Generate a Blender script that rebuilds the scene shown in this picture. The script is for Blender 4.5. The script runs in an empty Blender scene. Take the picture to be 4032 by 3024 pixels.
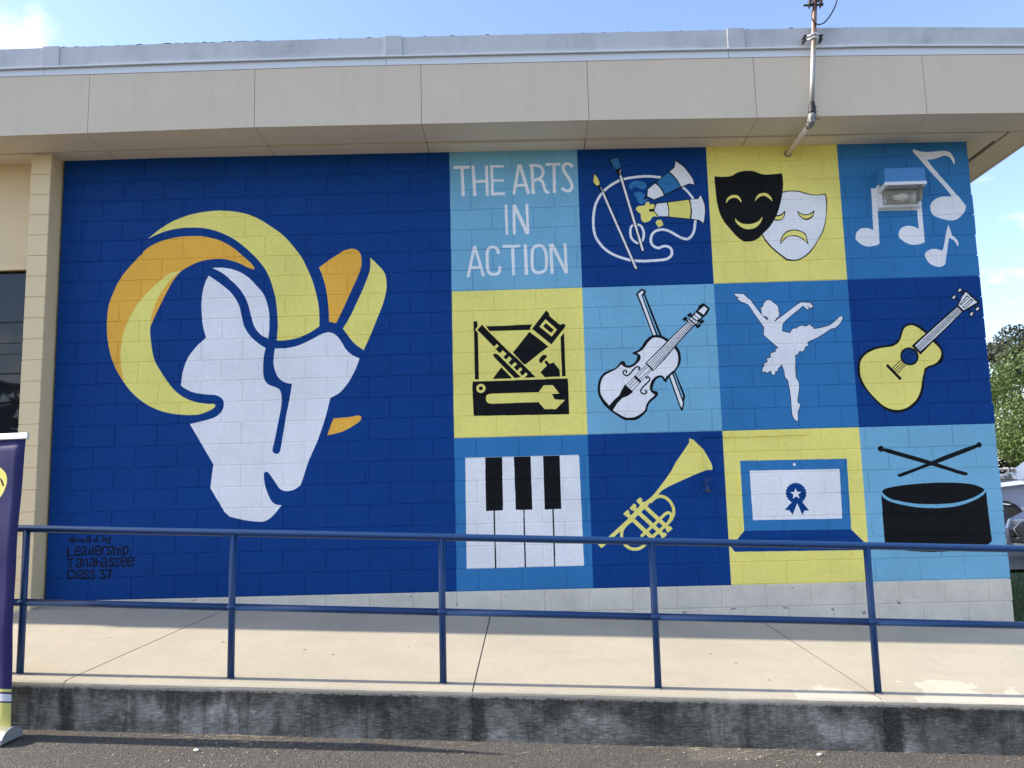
import bpy, bmesh, math, random
import numpy as np
from mathutils import Vector, Matrix, Euler

# ------------------------------------------------------------------ camera, sky, sun, exposure
sc = bpy.context.scene
C = sc.collection
R = math.radians
ZO = 5.0                                   # top course of the painted wall stands at z = 5 m


def axes(yaw, pit, rol):
    cy, sy = math.cos(yaw), math.sin(yaw); cp, sp = math.cos(pit), math.sin(pit)
    f = Vector((sy * cp, cy * cp, sp)); r = Vector((cy, -sy, 0)); u = r.cross(f)
    c, s = math.cos(rol), math.sin(rol)
    return c * r + s * u, -s * r + c * u, f


cam = bpy.data.objects.new('camera', bpy.data.cameras.new('camera'))
C.objects.link(cam)
r_, u_, f_ = axes(-0.0169, 0.1285, -0.0258)
M = Matrix((r_, u_, -f_)).transposed().to_4x4()
M.translation = Vector((4.5514, -7.9083, -3.3656 + ZO))
cam.matrix_world = M
cam.data.sensor_width = 36.0
cam.data.lens = 36.0 * 3290 / 4032
cam.data.clip_start = 0.05
cam.data.clip_end = 2000
sc.camera = cam

SUN_EL, SUN_S, SKY_S, EXPO = 34.0, 3.4, 0.15, 1.45
world = bpy.data.worlds.new('World'); sc.world = world; world.use_nodes = True
nt = world.node_tree; nt.nodes.clear()
N = nt.nodes.new; Lk = nt.links.new
wo = N('ShaderNodeOutputWorld'); bg = N('ShaderNodeBackground'); bg.inputs['Strength'].default_value = SKY_S
sky = N('ShaderNodeTexSky'); sky.sky_type = 'NISHITA'; sky.sun_disc = False
sky.sun_elevation = R(SUN_EL); sky.sun_rotation = R(-90); sky.altitude = 0
sky.air_density = 1.0; sky.dust_density = 1.0; sky.ozone_density = 1.0
tcw = N('ShaderNodeTexCoord')
nz = N('ShaderNodeTexNoise'); nz.inputs['Scale'].default_value = 1.15; nz.inputs['Detail'].default_value = 10; nz.inputs['Roughness'].default_value = 0.58  # cloud field added to lift and whiten the ambient light, mostly out of view
mpw = N('ShaderNodeMapping'); mpw.inputs['Location'].default_value = (7.7, 4.2, 0.0)
sxyz = N('ShaderNodeSeparateXYZ'); Lk(tcw.outputs['Generated'], sxyz.inputs[0])
zq = N('ShaderNodeMath'); zq.operation = 'MAXIMUM'; zq.inputs[1].default_value = 0.0; Lk(sxyz.outputs['Z'], zq.inputs[0])
zz_ = N('ShaderNodeMath'); zz_.operation = 'ADD'; zz_.inputs[1].default_value = 0.22; Lk(zq.outputs['Value'], zz_.inputs[0])
dvx = N('ShaderNodeMath'); dvx.operation = 'DIVIDE'; Lk(sxyz.outputs['X'], dvx.inputs[0]); Lk(zz_.outputs['Value'], dvx.inputs[1])
dvy = N('ShaderNodeMath'); dvy.operation = 'DIVIDE'; Lk(sxyz.outputs['Y'], dvy.inputs[0]); Lk(zz_.outputs['Value'], dvy.inputs[1])
cxy = N('ShaderNodeCombineXYZ'); Lk(dvx.outputs['Value'], cxy.inputs['X']); Lk(dvy.outputs['Value'], cxy.inputs['Y'])
Lk(cxy.outputs[0], mpw.inputs['Vector']); Lk(mpw.outputs['Vector'], nz.inputs['Vector'])
rmp = N('ShaderNodeValToRGB'); rmp.color_ramp.elements[0].position = 0.53; rmp.color_ramp.elements[1].position = 0.66
Lk(nz.outputs['Fac'], rmp.inputs['Fac'])
# a bank of cumulus towards the left of the building
dv = N('ShaderNodeVectorMath'); dv.operation = 'DISTANCE'; dv.inputs[1].default_value = (-0.4853, 0.7564, 0.4385)
nrm = N('ShaderNodeVectorMath'); nrm.operation = 'NORMALIZE'
Lk(tcw.outputs['Generated'], nrm.inputs[0]); Lk(nrm.outputs['Vector'], dv.inputs[0])
nz2 = N('ShaderNodeTexNoise'); nz2.inputs['Scale'].default_value = 9.0; nz2.inputs['Detail'].default_value = 8; nz2.inputs['Roughness'].default_value = 0.6
Lk(nrm.outputs['Vector'], nz2.inputs['Vector'])
m1 = N('ShaderNodeMath'); m1.operation = 'MULTIPLY_ADD'; m1.inputs[1].default_value = 0.34; Lk(nz2.outputs['Fac'], m1.inputs[0]); Lk(dv.outputs['Value'], m1.inputs[2])
mr = N('ShaderNodeMapRange'); mr.interpolation_type = 'SMOOTHSTEP'
mr.inputs['From Min'].default_value = 0.20; mr.inputs['From Max'].default_value = 0.12
mr.inputs['To Min'].default_value = 0; mr.inputs['To Max'].default_value = 1
Lk(m1.outputs['Value'], mr.inputs['Value'])
m2 = N('ShaderNodeMath'); m2.operation = 'MULTIPLY'; m2.inputs[1].default_value = 0.85; Lk(rmp.outputs['Color'], m2.inputs[0])
m4 = N('ShaderNodeMath'); m4.operation = 'MULTIPLY'; m4.inputs[1].default_value = 0.42; Lk(mr.outputs['Result'], m4.inputs[0])
m3 = N('ShaderNodeMath'); m3.operation = 'MAXIMUM'; Lk(m2.outputs['Value'], m3.inputs[0]); Lk(m4.outputs['Value'], m3.inputs[1])
tint = N('ShaderNodeMix'); tint.data_type = 'RGBA'; tint.blend_type = 'MULTIPLY'; tint.inputs['Factor'].default_value = 1.0
tint.inputs['B'].default_value = (0.80, 0.80, 0.90, 1)
Lk(sky.outputs['Color'], tint.inputs['A'])
mixc = N('ShaderNodeMix'); mixc.data_type = 'RGBA'; mixc.inputs['B'].default_value = (5.4, 5.6, 5.9, 1)
Lk(m3.outputs['Value'], mixc.inputs['Factor']); Lk(tint.outputs['Result'], mixc.inputs['A'])
Lk(mixc.outputs['Result'], bg.inputs['Color']); Lk(bg.outputs['Background'], wo.inputs['Surface'])

sun = bpy.data.objects.new('sun', bpy.data.lights.new('sun', 'SUN')); C.objects.link(sun)
sun.data.energy = SUN_S; sun.data.angle = R(0.53); sun.data.color = (1.0, 0.91, 0.78)
sun.rotation_euler = (0, R(-(90 - SUN_EL)), R(0.0)); sun.location = (-20, 0, 25)

sc.view_settings.view_transform = 'Standard'; sc.view_settings.look = 'None'
sc.view_settings.exposure = EXPO; sc.view_settings.gamma = 1.0
sc.view_settings.use_curve_mapping = False
sc.render.engine = 'CYCLES'
sc.cycles.use_denoising = True
sc.cycles.max_bounces = 8
sc.cycles.diffuse_bounces = 4
rnd = random.Random(7)

# ------------------------------------------------------------------ helpers


class MB:
    def __init__(s): s.v = []; s.f = []; s.sm = []

    def add(s, vs, fs, smooth=False):
        o = len(s.v); s.v += [tuple(v) for v in vs]; s.f += [tuple(i + o for i in f) for f in fs]; s.sm += [smooth] * len(fs)
        return s

    def box(s, x0, x1, y0, y1, z0, z1):
        v = [(x, y, z) for z in (z0, z1) for y in (y0, y1) for x in (x0, x1)]
        return s.add(v, [(0, 2, 3, 1), (4, 5, 7, 6), (0, 1, 5, 4), (2, 6, 7, 3), (0, 4, 6, 2), (1, 3, 7, 5)])

    def cbox(s, x0, x1, y0, y1, z0, z1, b=0.004):
        v = []; 
        for (ix, X) in ((0, x0), (1, x1)):
            for (iy, Y) in ((0, y0), (1, y1)):
                for (iz, Z) in ((0, z0), (1, z1)):
                    sx, sy, sz = (b if ix == 0 else -b), (b if iy == 0 else -b), (b if iz == 0 else -b)
                    v += [(X, Y + sy, Z + sz), (X + sx, Y, Z + sz), (X + sx, Y + sy, Z)]
        bm = bmesh.new()
        for p in v: bm.verts.new(p)
        r = bmesh.ops.convex_hull(bm, input=bm.verts)
        bm.verts.index_update(); bmesh.ops.dissolve_limit(bm, angle_limit=0.01, verts=bm.verts, edges=bm.edges)
        bm.verts.index_update()
        vs = [tuple(q.co) for q in bm.verts]; fs = [[q.index for q in f.verts] for f in bm.faces]
        bm.free()
        return s.add(vs, fs)

    def tube(s, pts, r, n=12, caps=True, smooth=True):
        pts = [Vector(p) for p in pts]; rs = r if isinstance(r, (list, tuple)) else [r] * len(pts)
        t0 = (pts[1] - pts[0]).normalized(); a = Vector((0, 0, 1)) if abs(t0.z) < 0.9 else Vector((1, 0, 0))
        nx = t0.cross(a).normalized(); o = len(s.v)
        for i, p in enumerate(pts):
            if i == 0: t = t0
            elif i == len(pts) - 1: t = (pts[i] - pts[i - 1]).normalized()
            else: t = ((pts[i] - pts[i - 1]).normalized() + (pts[i + 1] - pts[i]).normalized()).normalized()
            nx = (nx - t * nx.dot(t)).normalized(); ny = t.cross(nx)
            for k in range(n):
                q = 2 * math.pi * k / n
                s.v.append(tuple(p + (nx * math.cos(q) + ny * math.sin(q)) * rs[i]))
        for i in range(len(pts) - 1):
            for k in range(n):
                a_, b_ = o + i * n + k, o + i * n + (k + 1) % n
                s.f.append((a_, b_, b_ + n, a_ + n)); s.sm.append(smooth)
        if caps:
            s.f.append(tuple(o + k for k in reversed(range(n)))); s.sm.append(False)
            e = o + (len(pts) - 1) * n; s.f.append(tuple(e + k for k in range(n))); s.sm.append(False)
        return s

    def prism(s, poly, a0, a1, axis='x'):
        def P(u, w, a): return (a, u, w) if axis == 'x' else ((u, a, w) if axis == 'y' else (u, w, a))
        n = len(poly)
        v = [P(u, w, a0) for u, w in poly] + [P(u, w, a1) for u, w in poly]
        f = [tuple(range(n - 1, -1, -1)), tuple(range(n, 2 * n))] + [(i, (i + 1) % n, n + (i + 1) % n, n + i) for i in range(n)]
        return s.add(v, f)

    def mesh(s, name):
        me = bpy.data.meshes.new(name); me.from_pydata(s.v, [], s.f)
        me.polygons.foreach_set('use_smooth', s.sm)
        bm = bmesh.new(); bm.from_mesh(me); bmesh.ops.recalc_face_normals(bm, faces=bm.faces); bm.to_mesh(me); bm.free()
        me.update()
        return me


def raw(name, mesh, parent=None, mat=None, loc=None, rot=None):
    o = bpy.data.objects.new(name, mesh); C.objects.link(o)
    if mat is not None and not mesh.materials: mesh.materials.append(mat)
    if parent is not None: o.parent = parent
    if loc is not None: o.location = loc
    if rot is not None: o.rotation_euler = rot
    return o


def obj(name, mb, mat, parent=None, **k):
    return raw(name, mb.mesh(name), parent, mat, **k)


def thing(name, label, cat, loc=(0, 0, 0), rz=0, group=None):
    o = bpy.data.objects.new(name, None); C.objects.link(o); o.empty_display_size = 0.2
    o.location = loc; o.rotation_euler = (0, 0, rz); o['label'] = label; o['category'] = cat
    if group: o['group'] = group
    return o


def tag(o, label, cat, group=None):
    o['label'] = label; o['category'] = cat
    if group: o['group'] = group
    return o


def struct(o, kind='structure'):
    o['kind'] = kind; return o


# ------------------------------------------------------------------ materials
class Mat:
    def __init__(s, name, rough=0.6, metal=0.0, spec=0.5):
        s.m = bpy.data.materials.new(name); s.m.use_nodes = True; s.t = s.m.node_tree
        s.b = s.t.nodes['Principled BSDF']; s.b.inputs['Roughness'].default_value = rough
        s.b.inputs['Metallic'].default_value = metal; s.b.inputs['Specular IOR Level'].default_value = spec
        s.co = None

    def n(s, t, **k):
        x = s.t.nodes.new(t)
        for a, b in k.items(): setattr(x, a, b)
        return x

    def l(s, a, b): s.t.links.new(a, b)

    def coord(s, scale=(1, 1, 1), kind='Object', o=None):
        t = s.n('ShaderNodeTexCoord')
        if o: t.object = o
        m = s.n('ShaderNodeMapping'); m.inputs['Scale'].default_value = scale
        if kind == 'World':
            g = s.n('ShaderNodeNewGeometry'); s.l(g.outputs['Position'], m.inputs['Vector'])
        else: s.l(t.outputs[kind], m.inputs['Vector'])
        return m.outputs['Vector']

    def noise(s, scale, detail=4, rough=0.55, vec=None, kind='World', sc3=(1, 1, 1)):
        x = s.n('ShaderNodeTexNoise'); x.inputs['Scale'].default_value = scale; x.inputs['Detail'].default_value = detail; x.inputs['Roughness'].default_value = rough
        s.l(vec if vec is not None else s.coord(sc3, kind), x.inputs['Vector']); return x.outputs['Fac']

    def ramp(s, fac, stops):
        r = s.n('ShaderNodeValToRGB'); e = r.color_ramp.elements
        while len(e) < len(stops): e.new(0.5)
        for i, (p, c) in enumerate(stops):
            e[i].position = p; e[i].color = (c if len(c) == 4 else (*c, 1)) if isinstance(c, (tuple, list)) else (c, c, c, 1)
        s.l(fac, r.inputs['Fac']); return r.outputs['Color']

    def mix(s, f, a, b, mode='MIX'):
        x = s.n('ShaderNodeMix', data_type='RGBA', blend_type=mode)
        for nm, v in (('Factor', f), ('A', a), ('B', b)):
            if isinstance(v, (int, float)): x.inputs[nm].default_value = v if nm == 'Factor' else (v, v, v, 1)
            elif isinstance(v, (tuple, list)): x.inputs[nm].default_value = (*v[:3], 1)
            else: s.l(v, x.inputs[nm])
        return x.outputs['Result']

    def math(s, op, a, b=None, c=None):
        x = s.n('ShaderNodeMath', operation=op)
        for i, v in enumerate((a, b, c)):
            if v is None: continue
            if isinstance(v, (int, float)): x.inputs[i].default_value = v
            else: s.l(v, x.inputs[i])
        return x.outputs['Value']

    def base(s, c):
        if isinstance(c, (tuple, list)): s.b.inputs['Base Color'].default_value = (*c[:3], 1)
        else: s.l(c, s.b.inputs['Base Color'])
        return s

    def rough(s, c):
        s.l(c, s.b.inputs['Roughness']); return s

    def bump(s, h, dist, strength=1.0):
        b = s.n('ShaderNodeBump'); b.inputs['Distance'].default_value = dist; b.inputs['Strength'].default_value = strength
        s.l(h, b.inputs['Height'])
        if s.b.inputs['Normal'].is_linked: s.l(s.b.inputs['Normal'].links[0].from_socket, b.inputs['Normal'])
        s.l(b.outputs['Normal'], s.b.inputs['Normal']); return s


def simple(name, col, rough=0.6, metal=0.0, var=0.12, scale=6, bump=0, bscale=200, spec=0.5):
    m = Mat(name, rough, metal, spec)
    f = m.noise(scale, 5)
    m.base(m.mix(f, tuple(c * (1 - var) for c in col), tuple(min(1, c * (1 + var)) for c in col)))
    if bump: m.bump(m.noise(bscale, 3), bump)
    return m.m


# ------------------------------------------------------------------ the painted picture (drawn in metres on the wall)
PAL = {'B': (.0022, .047, .215), 'L': (.19, .45, .62), 'M': (.036, .190, .43), 'Y': (.88, .78, .20), 'O': (.88, .47, .065),
       'W': (.84, .84, .84), 'K': (.006, .007, .008), 'N': (.006, .010, .024), 'G': (.70, .65, .54), 'D': (.27, .25, .21)}
MURAL = """P Y 0 870,800! 1005,691 1172,602 1370,550 1584,536 1784,563 1938,619 2092,718 2231,832 2377,1015 2446,1149 2499,1274 2545,1444 2565,1567 2569,1727! 2479,1786 2360,1835 2240,1856 2155,1856! 2164,1723 2158,1601 2146,1478 2122,1370 2083,1246 2029,1136 1925,1008 1789,881 1666,798 1535,739 1419,709 1266,699 1113,713 991,746
P O 0 1927,1145! 1854,1118 1770,1073 1670,1039 1579,1025 1457,1032 1351,1060 1261,1104 1208,1136! 1112,1262 955,1596 816,1972 681,2227! 602,2101 544,1964 504,1796 492,1643 503,1459 551,1314 608,1192 696,1079 792,973 873,891 1009,825 1161,793 1314,787 1437,797 1590,843 1714,917 1814,1005 1884,1069 1927,1120!
P Y 0 1208,1136! 1109,1150 1020,1210 887,1335 799,1437 713,1588 657,1739 637,1891 642,2042 681,2227! 767,2331 890,2432 1027,2502 1162,2539 1311,2555 1415,2552 1504,2523 1555,2495 1571,2473 1554,2455 1502,2453 1383,2432 1277,2390 1186,2325 1109,2236 1031,2121 967,2006 933,1854 918,1717 926,1595 952,1481 994,1382 1060,1276 1133,1193
P W 0 1479,1191! 1599,1277 1706,1373 1776,1482 1804,1575 1833,1698 1894,1799 1970,1872 2049,1927! 2032,2007 2026,2127 2038,2225 2080,2281 2155,2313 2193,2344 2208,2416 2202,2520 2174,2667 2146,2814 2126,2908 2140,2938 2169,2948 2198,2921 2219,2801 2247,2625 2283,2433 2307,2282! 2244,2268 2184,2229 2146,2161 2127,2085 2128,2010 2140,1932! 2241,1933 2360,1911 2480,1861 2569,1814 2659,1789 2734,1823 2787,1893 2824,1957 2884,2016 2958,2053! 2925,2145 2868,2256 2816,2329 2757,2387 2676,2429! 2632,2606 2559,2825 2471,3027 2407,3222 2378,3264 2327,3292 2253,3302 2195,3274 2150,3208 2090,3126 2058,3118 2046,3154 2065,3264 2115,3380 2159,3422 2218,3433! 2168,3495 2110,3551 2037,3581 1891,3567 1730,3528! 1678,3483! 1538,3254! 1562,3032! 1328,2641! 1476,2611 1579,2577 1637,2519 1651,2460 1635,2408 1575,2372 1485,2362 1365,2341 1290,2309 1232,2269! 1248,2135 1290,2008 1370,1897 1466,1806! 1433,1686 1415,1533 1419,1379 1447,1257
P W 0 1512,1115! 1611,1115 1733,1142 1855,1208 1948,1303 2024,1398 2067,1522 2082,1629 2081,1751 2072,1834! 1999,1794 1938,1716 1907,1624 1875,1501 1843,1423 1789,1337 1704,1249 1612,1169
P O 0 2662,1685! 2656,1540 2631,1355 2597,1231 2562,1144! 2642,1085 2733,1026 2809,981 2885,964 2945,986 2975,1041 2978,1134 2945,1241 2869,1408 2794,1574 2731,1702!
P Y 0 3065,1059! 3144,1139 3204,1218 3223,1311 3218,1403 3187,1525 3127,1676 3066,1826 2998,1975! 2899,1896 2797,1757! 2872,1630 2947,1472 3008,1336 3061,1183
P O 0 2706,2626! 2871,2615 2945,2604 2974,2623 2957,2659 2883,2709 2783,2757 2647,2786!
L W 31 3894,168! 4055,172!
L W 31 3979,179! 3986,468!
L W 31 4088,155! 4100,468!
L W 29 4220,159! 4224,468!
L W 27 4102,320! 4219,320!
L W 27 4272,158! 4273,468!
L W 23 4258,171! 4392,173!
L W 23 4283,317! 4388,319!
L W 28 4261,455! 4398,454!
L W 29 4543,160! 4483,465!
L W 31 4553,161! 4629,465!
L W 27 4503,374! 4605,374!
L W 31 4669,161! 4675,466!
L W 29 4655,175! 4712,175 4756,192 4777,229 4772,275 4746,307 4685,328!
L W 29 4739,320! 4770,348 4786,408 4799,444 4819,456!
L W 27 4807,169! 4952,170!
L W 29 4888,167! 4883,463!
L W 31 5062,194! 5038,173 5007,169 4981,190 4978,223 4997,266 5033,324 5056,377 5053,420 5029,445 4998,445 4964,422!
L W 26 4404,568! 4406,871!
L W 28 4482,569! 4478,872!
L W 33 4485,575! 4608,871!
L W 26 4609,567! 4611,871!
L W 28 4088,976! 4016,1286!
L W 28 4088,976! 4169,1281!
L W 26 4044,1191! 4144,1191!
L W 29 4318,1051! 4306,1012 4274,992 4236,997 4212,1029 4207,1119 4210,1202 4226,1248 4261,1264 4305,1257 4325,1232 4329,1198!
L W 28 4361,988! 4534,989!
L W 28 4459,991! 4460,1279!
L W 32 4582,976! 4586,1278!
L W 29 4713,990 4756,1007 4778,1059 4784,1137 4776,1220 4749,1251 4705,1261 4662,1248 4645,1197 4645,1113 4650,1042 4669,1004 4712,990
L W 31 4829,977! 4834,1277!
L W 31 4839,977! 4976,1276!
L W 27 4969,975! 4974,1275!
L W 26 5924,339! 5843,326 5761,323 5672,329 5564,345 5481,378 5397,434 5331,504 5287,581 5265,659 5254,743 5253,821 5263,893 5288,958 5348,1038 5414,1091 5475,1122 5537,1146 5598,1164 5691,1176 5784,1177 5878,1173 5946,1165 5991,1135 6003,1096 5990,1057 5953,1036 5915,1037 5877,1051 5840,1039 5811,1007 5804,961 5822,910 5861,879 5924,868 5985,886 6046,924 6106,958 6156,971 6194,948 6225,897 6239,833 6247,776!
L W 23 6142,446! 6181,487 6216,534 6242,574!
L W 23 5676,809 5713,823 5736,876 5737,927 5722,972 5687,997 5650,983 5617,943 5608,885 5619,833 5645,811 5676,809
P M 0 5632,390 5664,371 5708,368 5752,377 5783,395 5787,421 5774,447 5749,456 5718,445 5687,428 5662,430 5642,446 5620,445 5613,415
P M 0 5665,496 5685,480 5716,478 5747,492 5765,512 5789,539 5788,562 5761,590 5739,604 5711,595 5690,575 5682,542 5669,519
P Y 0 5674,650 5691,627 5722,622 5763,620! 5771,594 5793,582 5811,595 5814,615! 5836,605 5854,613 5863,639! 5854,685 5869,711 5889,737 5855,734 5830,739 5809,771 5777,786 5746,789 5722,765 5718,726 5715,703 5688,679
P Y 0 5862,789 5881,770 5913,772 5927,798 5935,817 5919,830 5900,839 5884,844 5873,825 5861,805
P K 0 5424,142! 5521,107! 5538,156 5549,235! 5552,262! 5552,321! 5520,320! 5510,293! 5487,246! 5463,213
P M 0 5438,144! 5516,118! 5537,182 5542,230! 5493,244! 5472,213 5457,173
L K 40 5538,311! 5721,1069!!
L W 22 5539,314! 5721,1066!!
L W 6 5532,251! 5538,298!
L W 6 5544,242! 5547,258!
P K 0 5268,273! 5301,296 5325,333 5335,373 5329,396 5346,433! 5370,473! 5344,485! 5321,435! 5306,412 5279,391 5264,351 5269,312
P Y 0 5278,283! 5304,310 5321,346 5330,373 5323,393 5312,402 5288,391 5270,358 5276,319
L K 37 5361,474! 5647,1246!!
L W 21 5357,475! 5647,1244!!
L W 6 5338,421! 5354,464!
P K 0 6088,158! 6121,189 6169,236 6216,304 6250,371 6268,434! 6206,422! 6132,452! 5853,573! 5786,536! 5785,506! 5793,448! 5871,388! 6009,281! 6068,234! 6076,194!
P W 0 5874,398! 5907,432 5936,479 5952,522! 5854,561! 5791,525! 5800,456!
P M 0 5884,390! 6005,292! 6044,325 6092,385 6117,442! 5963,513! 5943,466 5914,422
P W 0 6019,284! 6072,243! 6085,174! 6120,205 6168,250 6209,310 6243,371 6256,422! 6204,410! 6127,442! 6098,379 6057,322
L K 23 5756,550! 5792,531!
P K 0 5874,595! 5981,590! 6201,571! 6280,562! 6314,524! 6339,577 6353,642 6350,720 6328,830! 6283,793! 6197,775! 5992,749! 5886,738! 5848,688! 5846,652!
P W 0 5880,604! 5977,598! 5987,650 5988,702 5982,738! 5893,732! 5856,685! 5857,656!
P Y 0 5989,597! 6192,577! 6203,631 6204,696 6192,767! 5992,740! 5998,670
P W 0 6206,574! 6283,572! 6311,533! 6332,590 6344,649 6341,727 6323,816! 6285,783! 6207,768! 6217,697 6214,631
L K 27 5803,672! 5855,672!
P K 0 7090,528! 7153,517 7216,516 7278,525 7351,550 7425,566 7475,564 7522,556! 7532,595 7535,641 7524,738 7508,834 7472,943 7423,1019 7361,1113 7295,1175 7224,1214 7168,1221 7100,1213! 7019,1141 6937,1055 6892,982 6876,943! 7011,786!
P W 0 7090,538! 7153,527 7215,526 7277,535 7350,560 7424,573 7474,572 7516,567! 7523,608 7524,673 7516,757 7502,828 7467,930 7417,1015 7355,1103 7289,1165 7218,1204 7169,1209 7108,1198! 7026,1128 6950,1049 6902,976 6886,944! 7011,786!
P K 0 6988,753! 7056,758 7088,743 7123,715! 7119,751 7101,789 7065,812 7028,812 6985,798!
P Y 0 6987,772! 7062,770 7091,756 7113,734! 7107,763 7092,789 7059,804 6985,795!
P K 0 7239,721! 7275,749 7324,761 7368,746 7405,718! 7395,766 7371,798 7332,815 7296,808 7260,781 7246,755
P Y 0 7252,743! 7286,763 7323,769 7367,759 7392,741! 7386,766 7359,791 7321,803 7287,792 7261,768
P K 0 7053,1055! 7058,1007 7080,963 7120,925 7177,909 7232,913 7280,937 7309,970 7324,1067! 7281,1020 7239,990 7191,976 7141,977 7095,1008
P Y 0 7060,1039! 7068,1007 7089,966 7125,935 7179,919 7225,922 7274,943 7302,976 7313,1047! 7276,1004 7234,977 7191,966 7142,970 7096,995
P K 0 6457,345! 6512,352 6587,353 6632,342 6684,315 6741,302 6810,300 6854,311 6902,332 6952,344 7027,343 7096,339! 7113,333! 7119,372 7120,444 7108,529 7087,620 7052,723 7010,805 6955,881 6895,937 6849,981 6798,1008 6735,1013 6692,1005 6639,961 6587,895 6529,816 6488,724 6466,606 6459,494 6456,396
P Y 0 6557,620! 6555,602 6571,570 6601,548 6636,541 6670,547 6693,574 6710,612! 6697,613! 6677,587 6650,571 6618,572 6586,587
P Y 0 6833,616! 6846,579 6870,547 6902,532 6940,532 6970,547 6993,577 7008,614! 6997,611! 6968,583 6938,563 6907,560 6875,574 6851,596
P Y 0 6631,777! 6661,807 6696,831 6752,841 6808,834 6860,810 6899,766! 6888,808 6857,852 6818,880 6767,891 6718,885 6670,856 6638,816
P W 0 8414,134 8447,150 8496,163 8583,166 8652,162 8715,161 8763,180 8790,221 8802,267 8792,306! 8779,273 8758,233 8729,213 8697,212 8646,229 8595,242 8535,245! 8565,299 8631,393 8709,500 8783,603! 8808,633 8846,693 8867,726! 8854,771 8822,815 8775,852 8731,867 8675,862 8603,840 8545,806 8524,760 8524,714 8544,676 8584,645 8635,627 8697,624 8737,632! 8730,608! 8670,518 8592,417 8508,303 8436,199! 8405,162
P W 0 7967,521! 8035,520! 8012,743! 8013,834! 8006,1075! 7977,1090 7926,1100 7877,1098 7824,1072 7786,1032 7781,1000 7796,956 7835,921 7885,915 7928,924 7956,943! 7960,832! 7966,638!
P W 0 8394,717! 8439,679! 8439,809! 8440,1076! 8402,1090 8346,1098 8291,1090 8238,1060 8201,1020 8197,981 8218,937 8263,911 8313,908 8361,922 8393,944! 8393,781!
P W 0 8013,639! 8440,653! 8432,754! 8012,748!
P W 0 8680,909! 8687,933 8696,972 8705,1014! 8733,1037 8755,1070 8760,1102 8746,1130! 8737,1091 8713,1062 8677,1038! 8664,1086 8642,1175! 8601,1173! 8627,1085 8647,1008 8665,945
P W 0 8616,1128! 8596,1161 8538,1145 8478,1151 8436,1184 8431,1217 8460,1276 8515,1316 8574,1322 8615,1299! 8640,1190 8655,1129!
P K 0 4063,1724! 4098,1722! 4100,1777! 4076,1804! 4103,1840! 4103,2288! 4065,2288!
P K 0 4183,1776! 4385,1776! 4472,1772! 4627,1772! 4602,1810! 4610,1823! 4470,1822! 4213,1823!
P K 0 4930,1864! 4931,2282! 4897,2284! 4896,1902!
P K 0 4143,1758! 4186,1807! 4210,1833! 4397,2030! 4469,2095! 4646,2284! 4538,2288! 4570,2253! 4553,2234! 4520,2266! 4492,2235! 4522,2202! 4503,2184! 4468,2216! 4439,2184! 4473,2152! 4450,2132! 4418,2164! 4391,2136! 4423,2100! 4399,2074! 4367,2105! 4342,2082! 4374,2049! 4336,2013! 4310,2042! 4269,2001! 4301,1971! 4282,1950! 4253,1977! 4098,1809!
P K 0 4254,2079! 4246,2060 4258,2045 4286,2051! 4503,2279! 4445,2287!
P K 0 4320,2178! 4420,2288! 4235,2288!
P K 0 4598,1842! 4678,1907! 4776,1992! 4699,2045! 4598,2123! 4551,2158! 4530,2149! 4435,2039!
P K 0 4765,1637! 4794,1665! 4793,1691! 4880,1771! 4897,1781! 4930,1771! 4951,1794! 4805,1971! 4625,1813!
P Y 0 4756,1723! 4866,1828! 4810,1895! 4696,1794!
P K 0 4758,1760! 4834,1830! 4805,1859! 4731,1792!
P K 0 4764,2084! 4741,2071 4717,2074 4691,2101 4683,2126 4690,2145 4702,2150!
P K 0 4750,2123! 4785,2159! 4819,2145! 4875,2218! 4879,2284! 4732,2286! 4692,2237! 4757,2175! 4733,2140!
P K 0 4043,2310! 4421,2308! 4952,2304! 4954,2640! 4943,2647! 4046,2638! 4038,2368!
C Y 44 4120,2377
C K 19 4120,2376
P Y 0 4219,2526! 4186,2519 4168,2495 4166,2474 4173,2446 4197,2433 4246,2428! 4669,2428! 4720,2364! 4806,2364! 4867,2447! 4797,2450! 4821,2502! 4919,2510! 4829,2595! 4722,2593! 4666,2525!
P K 0 5693,1448! 5738,1475! 5724,1503! 5866,1920! 5776,1917! 5687,1638! 5636,1499!
P W 0 5695,1469! 5713,1485! 5688,1514! 5757,1741! 5813,1921! 5788,1921! 5694,1619! 5655,1504!
P L 0 5700,1522! 5712,1514! 5771,1703! 5845,1922! 5831,1922! 5764,1722!
P K 0 5910,2313! 5977,2268! 6009,2359! 6054,2490 6055,2521 6047,2551! 6041,2560! 6046,2576! 6029,2633 6018,2644 6007,2632!
P W 0 5920,2301! 5945,2289! 6029,2557! 6031,2575! 6020,2615! 6011,2605!
P L 0 5958,2287! 5967,2277! 6035,2490! 6037,2511! 6030,2524!
P K 0 5931,1957! 5889,1930 5853,1915 5810,1909 5767,1914 5723,1944 5690,1981 5664,2021 5632,2051 5601,2064 5582,2071 5576,2081 5587,2090 5614,2097 5620,2113 5612,2144 5589,2174 5558,2192 5527,2196 5509,2187 5501,2162 5480,2152 5461,2158 5436,2188 5404,2219 5360,2233 5304,2259 5266,2295 5246,2332 5235,2381 5232,2430 5240,2480 5263,2530 5297,2580 5350,2630 5409,2675 5468,2713 5517,2721 5571,2721 5621,2699 5665,2663 5691,2633 5702,2591 5725,2555 5763,2525 5795,2495 5803,2471 5791,2452 5760,2445 5752,2432 5760,2396 5783,2347 5815,2323 5840,2321 5851,2330 5862,2355 5886,2368! 5896,2344 5919,2314 5964,2278 5996,2242 6023,2199 6036,2144 6032,2088 6015,2043 5998,2021!
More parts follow.
